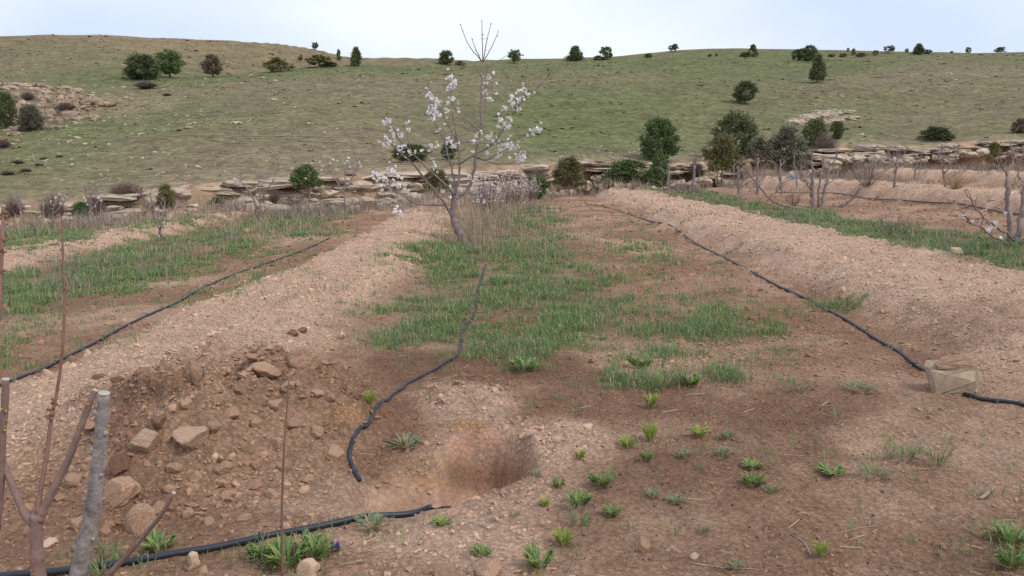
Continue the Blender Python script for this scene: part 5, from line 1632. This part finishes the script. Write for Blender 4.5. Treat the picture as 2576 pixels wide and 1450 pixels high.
hand_tree("fruit_tree", (782, 535), [("trunk", [(783, 541), (782, 520), (779, 495)], [5, 4.5, 4], (0, 0)), ("branch", [(779, 496), (772, 470), (762, 445), (745, 428)], [3.4, 2.6, 2, 1], (0, -.2)),
    ("branch", [(780, 496), (780, 470), (782, 445), (786, 420)], [3.4, 2.6, 2, 1], (0, .3)), ("branch", [(776, 480), (765, 470), (750, 462)], [2, 1.5, .8], (0, .2))],
    "bare young tree with three upright limbs before the rounded ledge", twigs=8, seed=5)
hand_tree("fruit_tree", (868, 535), [("trunk", [(869, 540), (868, 515), (866, 490)], [3.5, 3, 2.6], (0, 0)), ("branch", [(866, 491), (850, 460), (830, 430), (805, 408)], [2.4, 2, 1.6, 1], (0, -.3)),
    ("branch", [(866, 491), (868, 455), (872, 425), (876, 396)], [2.4, 2, 1.6, 1], (0, .3)), ("branch", [(868, 480), (885, 450), (905, 410)], [2, 1.6, .9], (0, .1))],
    "slender sapling with white blossoms on its upright twigs", blossoms=[(805, 408, 1.2), (812, 418, 1.2), (808, 428, .9), (832, 410, 1.0), (838, 402, 1.1), (876, 398, 1.3), (874, 408, 1.2), (880, 420, .9), (905, 410, 1.2), (908, 420, .9), (850, 405, .9), (868, 412, .9), (845, 425, .8)], twigs=9, seed=6)
hand_tree("fruit_tree", (61, 572), [("trunk", [(64, 578), (58, 555), (50, 530)], [4, 3.5, 3], (0, 0)), ("branch", [(50, 531), (42, 512), (27, 497)], [2.6, 2, 1], (0, -.2)), ("branch", [(50, 530), (49, 500), (45, 460)], [2, 1.4, .8], (0, .2))],
    "small bare tree bent left before the low layered ledge", twigs=7, seed=7)
hand_tree("fruit_tree", (133, 574), [("trunk", [(134, 580), (133, 555), (133, 530)], [3, 2.6, 2.2], (0, 0)), ("branch", [(133, 531), (128, 515), (119, 505)], [2, 1.5, .9], (0, -.2)), ("branch", [(133, 531), (140, 510), (150, 488)], [2, 1.5, .9], (0, .2)), ("branch", [(133, 540), (155, 515), (165, 498)], [1.8, 1.3, .8], (0, .2))],
    "small blossoming tree between the purplish shrubs", blossoms=[(128, 508, .8), (140, 498, .9), (150, 490, .9), (160, 500, .8), (165, 496, .9), (135, 516, .7), (152, 512, .7)], twigs=8, seed=8)
hand_tree("fruit_tree", (234, 562), [("trunk", [(236, 570), (233, 545), (228, 525)], [3.2, 2.8, 2.2], (0, 0)), ("branch", [(228, 526), (222, 505), (217, 490)], [2, 1.5, .9], (0, -.2)), ("branch", [(230, 530), (242, 512), (255, 500)], [2, 1.5, .9], (0, .2)), ("branch", [(229, 520), (228, 500), (228, 478)], [1.8, 1.3, .8], (0, .2))],
    "small blossoming tree beside the low green bush", blossoms=[(217, 505, .9), (220, 515, .8), (247, 498, 1.0), (255, 505, .8), (226, 535, .8), (212, 498, .8), (240, 520, .7)], twigs=8, seed=9)
# right side
hand_tree("fruit_tree", (2050, 527), [("trunk", [(2046, 534), (2044, 500), (2043, 468), (2045, 432), (2040, 405)], [8, 6.5, 6, 5, 2.5], (0, 0)),
    ("trunk", [(2059, 534), (2059, 500), (2060, 468), (2067, 430), (2069, 403)], [4, 3.5, 3.2, 2.8, 1.5], (.1, .2)), ("trunk", [(2063, 532), (2070, 500), (2077, 468), (2085, 432), (2089, 418)], [5.5, 5, 4.6, 4.2, 3.5], (0, .3)),
    ("branch", [(2089, 418), (2098, 405), (2108, 386)], [2.4, 1.8, 1], (.3, .3)), ("branch", [(2044, 440), (2030, 425), (2022, 405)], [2.5, 1.8, 1], (0, -.2)), ("branch", [(2044, 478), (2030, 462), (2012, 450)], [2.5, 1.8, 1], (0, -.3)),
    ("branch", [(2045, 470), (2025, 452), (2010, 430)], [2, 1.5, .9], (0, .4)), ("branch", [(2077, 465), (2095, 455), (2112, 430)], [2, 1.5, .9], (.1, .4)),
    ("low_limb", [(2044, 527), (2020, 525), (1986, 520), (1956, 512), (1934, 497), (1908, 468), (1884, 440), (1876, 420)], [4.5, 4, 3.6, 3.2, 2.8, 2.4, 1.8, 1.2], (0, -.8)), ("low_limb", [(1934, 497), (1955, 482), (1973, 464)], [2.2, 1.8, 1], (-.4, -.6)),
    ("low_limb", [(2062, 530), (2101, 527), (2138, 507), (2168, 470)], [3, 2.6, 2, 1], (0, -.5)), ("low_limb", [(2070, 530), (2120, 520), (2152, 498)], [2.4, 1.8, 1], (0, .4))],
    "large multi-stemmed pruned tree with a long low limb sweeping left over the grass", twigs=11, seed=11, bark=M_OBARK)
hand_tree("fruit_tree", (2545, 622), [("trunk", [(2545, 630), (2540, 590), (2536, 540), (2532, 490), (2533, 440)], [8.5, 7.5, 7, 6, 5], (0, 0)),
    ("branch", [(2533, 442), (2526, 425), (2516, 405), (2510, 387)], [3.2, 2.8, 2.2, 1.4], (0, -.2)), ("branch", [(2533, 441), (2540, 420), (2550, 400), (2562, 384)], [3.6, 3, 2.4, 1.4], (0, .3)), ("branch", [(2549, 402), (2542, 392), (2538, 380)], [2, 1.5, .9], (.1, .1)),
    ("trunk", [(2553, 628), (2560, 590), (2568, 540), (2578, 490), (2592, 430)], [10, 9, 8, 7, 5], (0, .2)),
    ("low_limb", [(2551, 606), (2530, 588), (2502, 569), (2480, 552), (2460, 533), (2445, 505), (2429, 481)], [3.6, 3.2, 2.8, 2.6, 2.3, 1.9, 1.2], (0, -.6)), ("low_limb", [(2541, 618), (2510, 600), (2473, 580), (2439, 556), (2411, 525)], [3.4, 3, 2.6, 2.2, 1.2], (0, -.9)),
    ("low_limb", [(2560, 612), (2580, 600), (2620, 592)], [3, 2.6, 2], (0, -.2))],
    "two-trunked pruned tree with two low limbs carrying a few white blossoms", blossoms=[(2502, 567, 1.0), (2505, 560, .8), (2486, 580, 1.0), (2491, 574, .8), (2517, 600, 1.0), (2443, 557, .7), (2424, 545, .7), (2530, 536, .9), (2541, 541, .8), (2543, 488, .8)], twigs=3, seed=12)
hand_tree("fruit_tree", (2252, 470), [("trunk", [(2248, 474), (2252, 450), (2254, 425), (2254, 410)], [4, 3.4, 3, 2.6], (0, 0)), ("branch", [(2254, 412), (2240, 404), (2228, 398)], [2, 1.5, .9], (0, -.3)), ("branch", [(2254, 411), (2262, 402), (2276, 392)], [2, 1.5, .9], (0, .3)), ("branch", [(2253, 414), (2246, 400), (2234, 385)], [1.8, 1.3, .8], (0, .4)), ("branch", [(2254, 411), (2256, 395), (2260, 380)], [1.8, 1.3, .8], (0, -.1))],
    "bare open-crowned tree on a dark bent trunk before the flat ledge", twigs=11, seed=13)
hand_tree("fruit_tree", (2376, 472), [("trunk", [(2378, 476), (2376, 455), (2372, 430)], [3.6, 3, 2.6], (0, 0)), ("branch", [(2372, 431), (2365, 410), (2358, 390)], [2, 1.6, .9], (0, -.2)), ("branch", [(2372, 431), (2371, 405), (2369, 380)], [2.2, 1.6, .9], (0, .2)), ("branch", [(2374, 440), (2395, 410), (2410, 380), (2411, 360)], [2.2, 1.8, 1.4, .8], (0, .3)), ("branch", [(2373, 435), (2388, 425), (2396, 405)], [1.6, 1.3, .8], (0, -.2))],
    "bare tree with upright twigs beside the straw-coloured bush", twigs=9, seed=14)
hand_tree("fruit_tree", (2562, 455), [("trunk", [(2566, 460), (2562, 440), (2560, 415)], [3, 2.6, 2.2], (0, 0)), ("branch", [(2560, 416), (2552, 395), (2545, 380)], [1.8, 1.3, .8], (0, -.2)), ("branch", [(2560, 416), (2570, 395), (2580, 375)], [1.8, 1.3, .8], (0, .2))], "bare tree behind the two-trunked pruned tree", twigs=9, seed=15)
hand_tree("fruit_tree", (2300, 450), [("trunk", [(2300, 454), (2302, 435), (2306, 412)], [2.6, 2.2, 1.8], (0, 0)), ("branch", [(2306, 413), (2300, 398), (2296, 385)], [1.5, 1.1, .7], (0, -.2)), ("branch", [(2306, 413), (2316, 396), (2322, 378)], [1.5, 1.1, .7], (0, .2))], "thin bare tree between the open-crowned tree and the upright-twigged tree", twigs=7, seed=16)
hand_tree("pruned_fruit_tree", (1681, 488), [("trunk", [(1680, 492), (1680, 470), (1682, 440), (1683, 417)], [4, 3.5, 3, 2.6], (0, 0)), ("branch", [(1680, 440), (1672, 434), (1662, 423)], [2, 1.5, 1], (0, 0)), ("branch", [(1679, 486), (1668, 472), (1660, 455)], [2, 1.5, 1], (0, .2))], "pruned pale stem with a short side arm before the slender juniper", twigs=4, seed=17)
hand_tree("pruned_fruit_tree", (1743, 490), [("trunk", [(1742, 494), (1744, 465), (1746, 440), (1747, 418)], [5, 4.5, 4.2, 4], (0, 0)), ("branch", [(1744, 486), (1754, 465), (1761, 440)], [2.4, 1.8, 1.3], (0, 0)), ("branch", [(1742, 486), (1728, 478), (1716, 458)], [2, 1.5, 1], (0, .1))], "thick sawn-off stem with a slim side shoot in the far row", twigs=4, seed=18)
hand_tree("pruned_fruit_tree", (1858, 490), [("trunk", [(1857, 494), (1858, 465), (1857, 440), (1856, 420)], [4.5, 4.2, 4, 3.6], (0, 0)), ("branch", [(1859, 472), (1875, 464), (1891, 455)], [2.6, 2.2, 1.8], (0, 0)), ("branch", [(1857, 475), (1848, 460), (1846, 430), (1849, 410)], [2.4, 2, 1.6, 1.1], (0, .2)), ("branch", [(1863, 470), (1870, 445), (1875, 420)], [2, 1.5, 1], (0, .2))], "pruned stem with a sawn arm pointing right in the far row", twigs=6, seed=19)
hand_tree("pruned_fruit_tree", (1905, 490), [("trunk", [(1904, 494), (1905, 460), (1906, 430), (1907, 397)], [4.2, 4, 3.6, 3.2], (0, 0)), ("branch", [(1906, 445), (1914, 432), (1921, 424)], [2.2, 1.8, 1.3], (0, 0)), ("branch", [(1907, 460), (1920, 452), (1924, 430)], [2, 1.5, 1], (0, .2))], "tall straight sawn-off stem in the far row", twigs=6, seed=20)
hand_tree("pruned_fruit_tree", (1966, 490), [("trunk", [(1967, 494), (1965, 465), (1963, 430), (1963, 402)], [3.6, 3.2, 2.8, 2.2], (0, 0)), ("branch", [(1963, 455), (1955, 430), (1947, 410)], [2.6, 2.2, 1.6], (0, 0)), ("branch", [(1947, 411), (1935, 405), (1918, 396)], [1.6, 1.3, .9], (0, -.2)), ("branch", [(1963, 420), (1970, 412), (1976, 408)], [1.5, 1.2, .8], (0, .2))], "pruned forked stem with a thin arm bent left in the far row", twigs=5, seed=21)
hand_tree("pruned_fruit_tree", (2005, 470), [("trunk", [(2006, 474), (2004, 450), (2000, 425), (1996, 392)], [2.6, 2.2, 1.8, 1.2], (0, 0)), ("branch", [(2004, 452), (2014, 435), (2014, 418)], [2, 1.8, 1.5], (0, .1))], "slim pruned stem beside the grey bundle", twigs=4, seed=22)

# twiggy leafless bushes in the rows
bare_shrub(2240, 590, 500, 120, "thin airy leafless bush in the grass right of the cloddy ridge", seed=21, n=34, thick=.006, m=M_OTWIG)
bare_shrub(2180, 470, 385, 100, "wide airy leafless bush behind the low limb of the multi-stemmed tree", seed=22, n=60, thick=.006, m=M_OTWIG)
bare_shrub(1995, 522, 465, 60, "low twiggy bush at the left foot of the multi-stemmed tree", seed=23, n=50, thick=.007, m=M_OTWIG)
bare_shrub(2405, 476, 425, 70, "straw-coloured dry bush of upright stems in the far row", seed=24, n=90, thick=.011, m=M_STRAWB, cat="dry bush")
bare_shrub(545, 590, 520, 60, "thin dry stalks beside the narrow pale strip", seed=26, n=24, thick=.006, m=M_TANTWIG, cat="dry stalks")
bare_shrub(1060, 905, 800, 60, "few thin grey dead stalks at the lower end of the grass", seed=27, n=7, thick=.006, m=M_OTWIG, cat="dry stalks")
bare_shrub(1035, 640, 530, 40, "thin dead stalks at the edge of the pale ridge beside the cherry tree", seed=28, n=5, thick=.006, m=M_OTWIG, cat="dry stalks")
bare_shrub(1590, 478, 440, 50, "thin leafless bush at the ravine edge before the wide low juniper", seed=29, n=50, thick=.007, m=M_OTWIG)
bare_shrub(2470, 470, 410, 130, "mauve-grey leafless thicket behind the far ploughed strip, beside the straw-coloured bush", Y=46, seed=30, n=280, thick=.005)
bare_shrub(2300, 440, 395, 140, "mauve-grey leafless thicket below the flat rock ledge", Y=50, seed=31, n=280, thick=.005)
bare_shrub(2150, 440, 400, 110, "mauve-grey leafless thicket below the flat-topped ledge", Y=50, seed=32, n=240, thick=.005)

def blossom_shrub(u, vb, vt, w, label, seed, n):
    p = hit(u, vb); H = pt(u, vt, p.y).z - p.z; W = w / F * p.y
    root = thing("blossoming_shrub", p, label, "shrub")
    st = new_obj("stems", shrub_mesh(seed, 60, .008, 1.0, M_OTWIG, .42), root); st.scale = (W, W, H)
    me = st.data
    rng = np.random.default_rng(seed)
    co = np.empty(len(me.vertices) * 3); me.vertices.foreach_get("co", co); co = co.reshape(-1, 3) * np.array((W, W, H))
    co = co[co[:, 2] > .3 * H]
    P = co[rng.integers(len(co), size=n)] + rng.normal(0, .02, (n, 3))
    d = rng.normal(0, 1, (n, 3)); d /= np.linalg.norm(d, axis=1)[:, None]; e = np.cross(d, rng.normal(0, 1, (n, 3))); e /= np.linalg.norm(e, axis=1)[:, None]
    s = rng.uniform(.012, .026, n)[:, None]
    V = np.stack([P - d * s, P + e * s, P + d * s, P - e * s], 1).reshape(-1, 3)
    b = new_obj("blossom", arr_mesh("blossom", V, np.arange(n * 4).reshape(-1, 4)), root, M_PPETAL); b["kind"] = "stuff"
blossom_shrub(1225, 545, 412, 110, "dense pinkish-white blossoming shrub right behind the cherry trunk", 41, 650)
blossom_shrub(1290, 525, 405, 100, "pinkish-white blossoming shrub beside the small compact juniper", 42, 650)
blossom_shrub(1335, 508, 430, 60, "low pale blossoming shrub hidden behind the small compact juniper", 43, 400)

def bundle():
    p = hit(1992, 452); k = p.y / F
    root = thing("bundle", p, "crumpled grey bundle with a blue strip lying among the pruned stems", "bundle")
    mg = mat("grey_sacking", (.40, .38, .36), var=.25, vscale=6, bump=.6, bscale=14); mblue = mat("blue_plastic", (.20, .32, .42), var=.2, vscale=8)
    for i, (dx, dz, w, h) in enumerate(((-2, 12, 16, 14), (8, 18, 9, 9), (-8, 8, 9, 8))):
        o = new_obj("grey_sack", boulder_mesh(700 + i, 2, 16, mg, .18), root); o.location = (dx * k, 0, dz * k); o.scale = (w * k * .6, w * k * .5, h * k * .65)
    o = new_obj("blue_strip", boulder_mesh(705, 2, 10, mblue, .1), root); o.location = (4 * k, -.12, 5 * k); o.scale = (8 * k, 5 * k, 5 * k)
bundle()
def yellow_rag():
    p = hit(626, 588); k = p.y / F
    root = new_obj("dry_cabbage_leaf", weed_mesh(650, 16, 1, .5, .35, (.42, .38, .16), (.50, .45, .22), .4)); root.location = p; root.scale = (18 * k, 18 * k, 20 * k)
    tag(root, "pale yellow withered leafy plant in the grass beside the narrow pale strip", "plant")
yellow_rag()
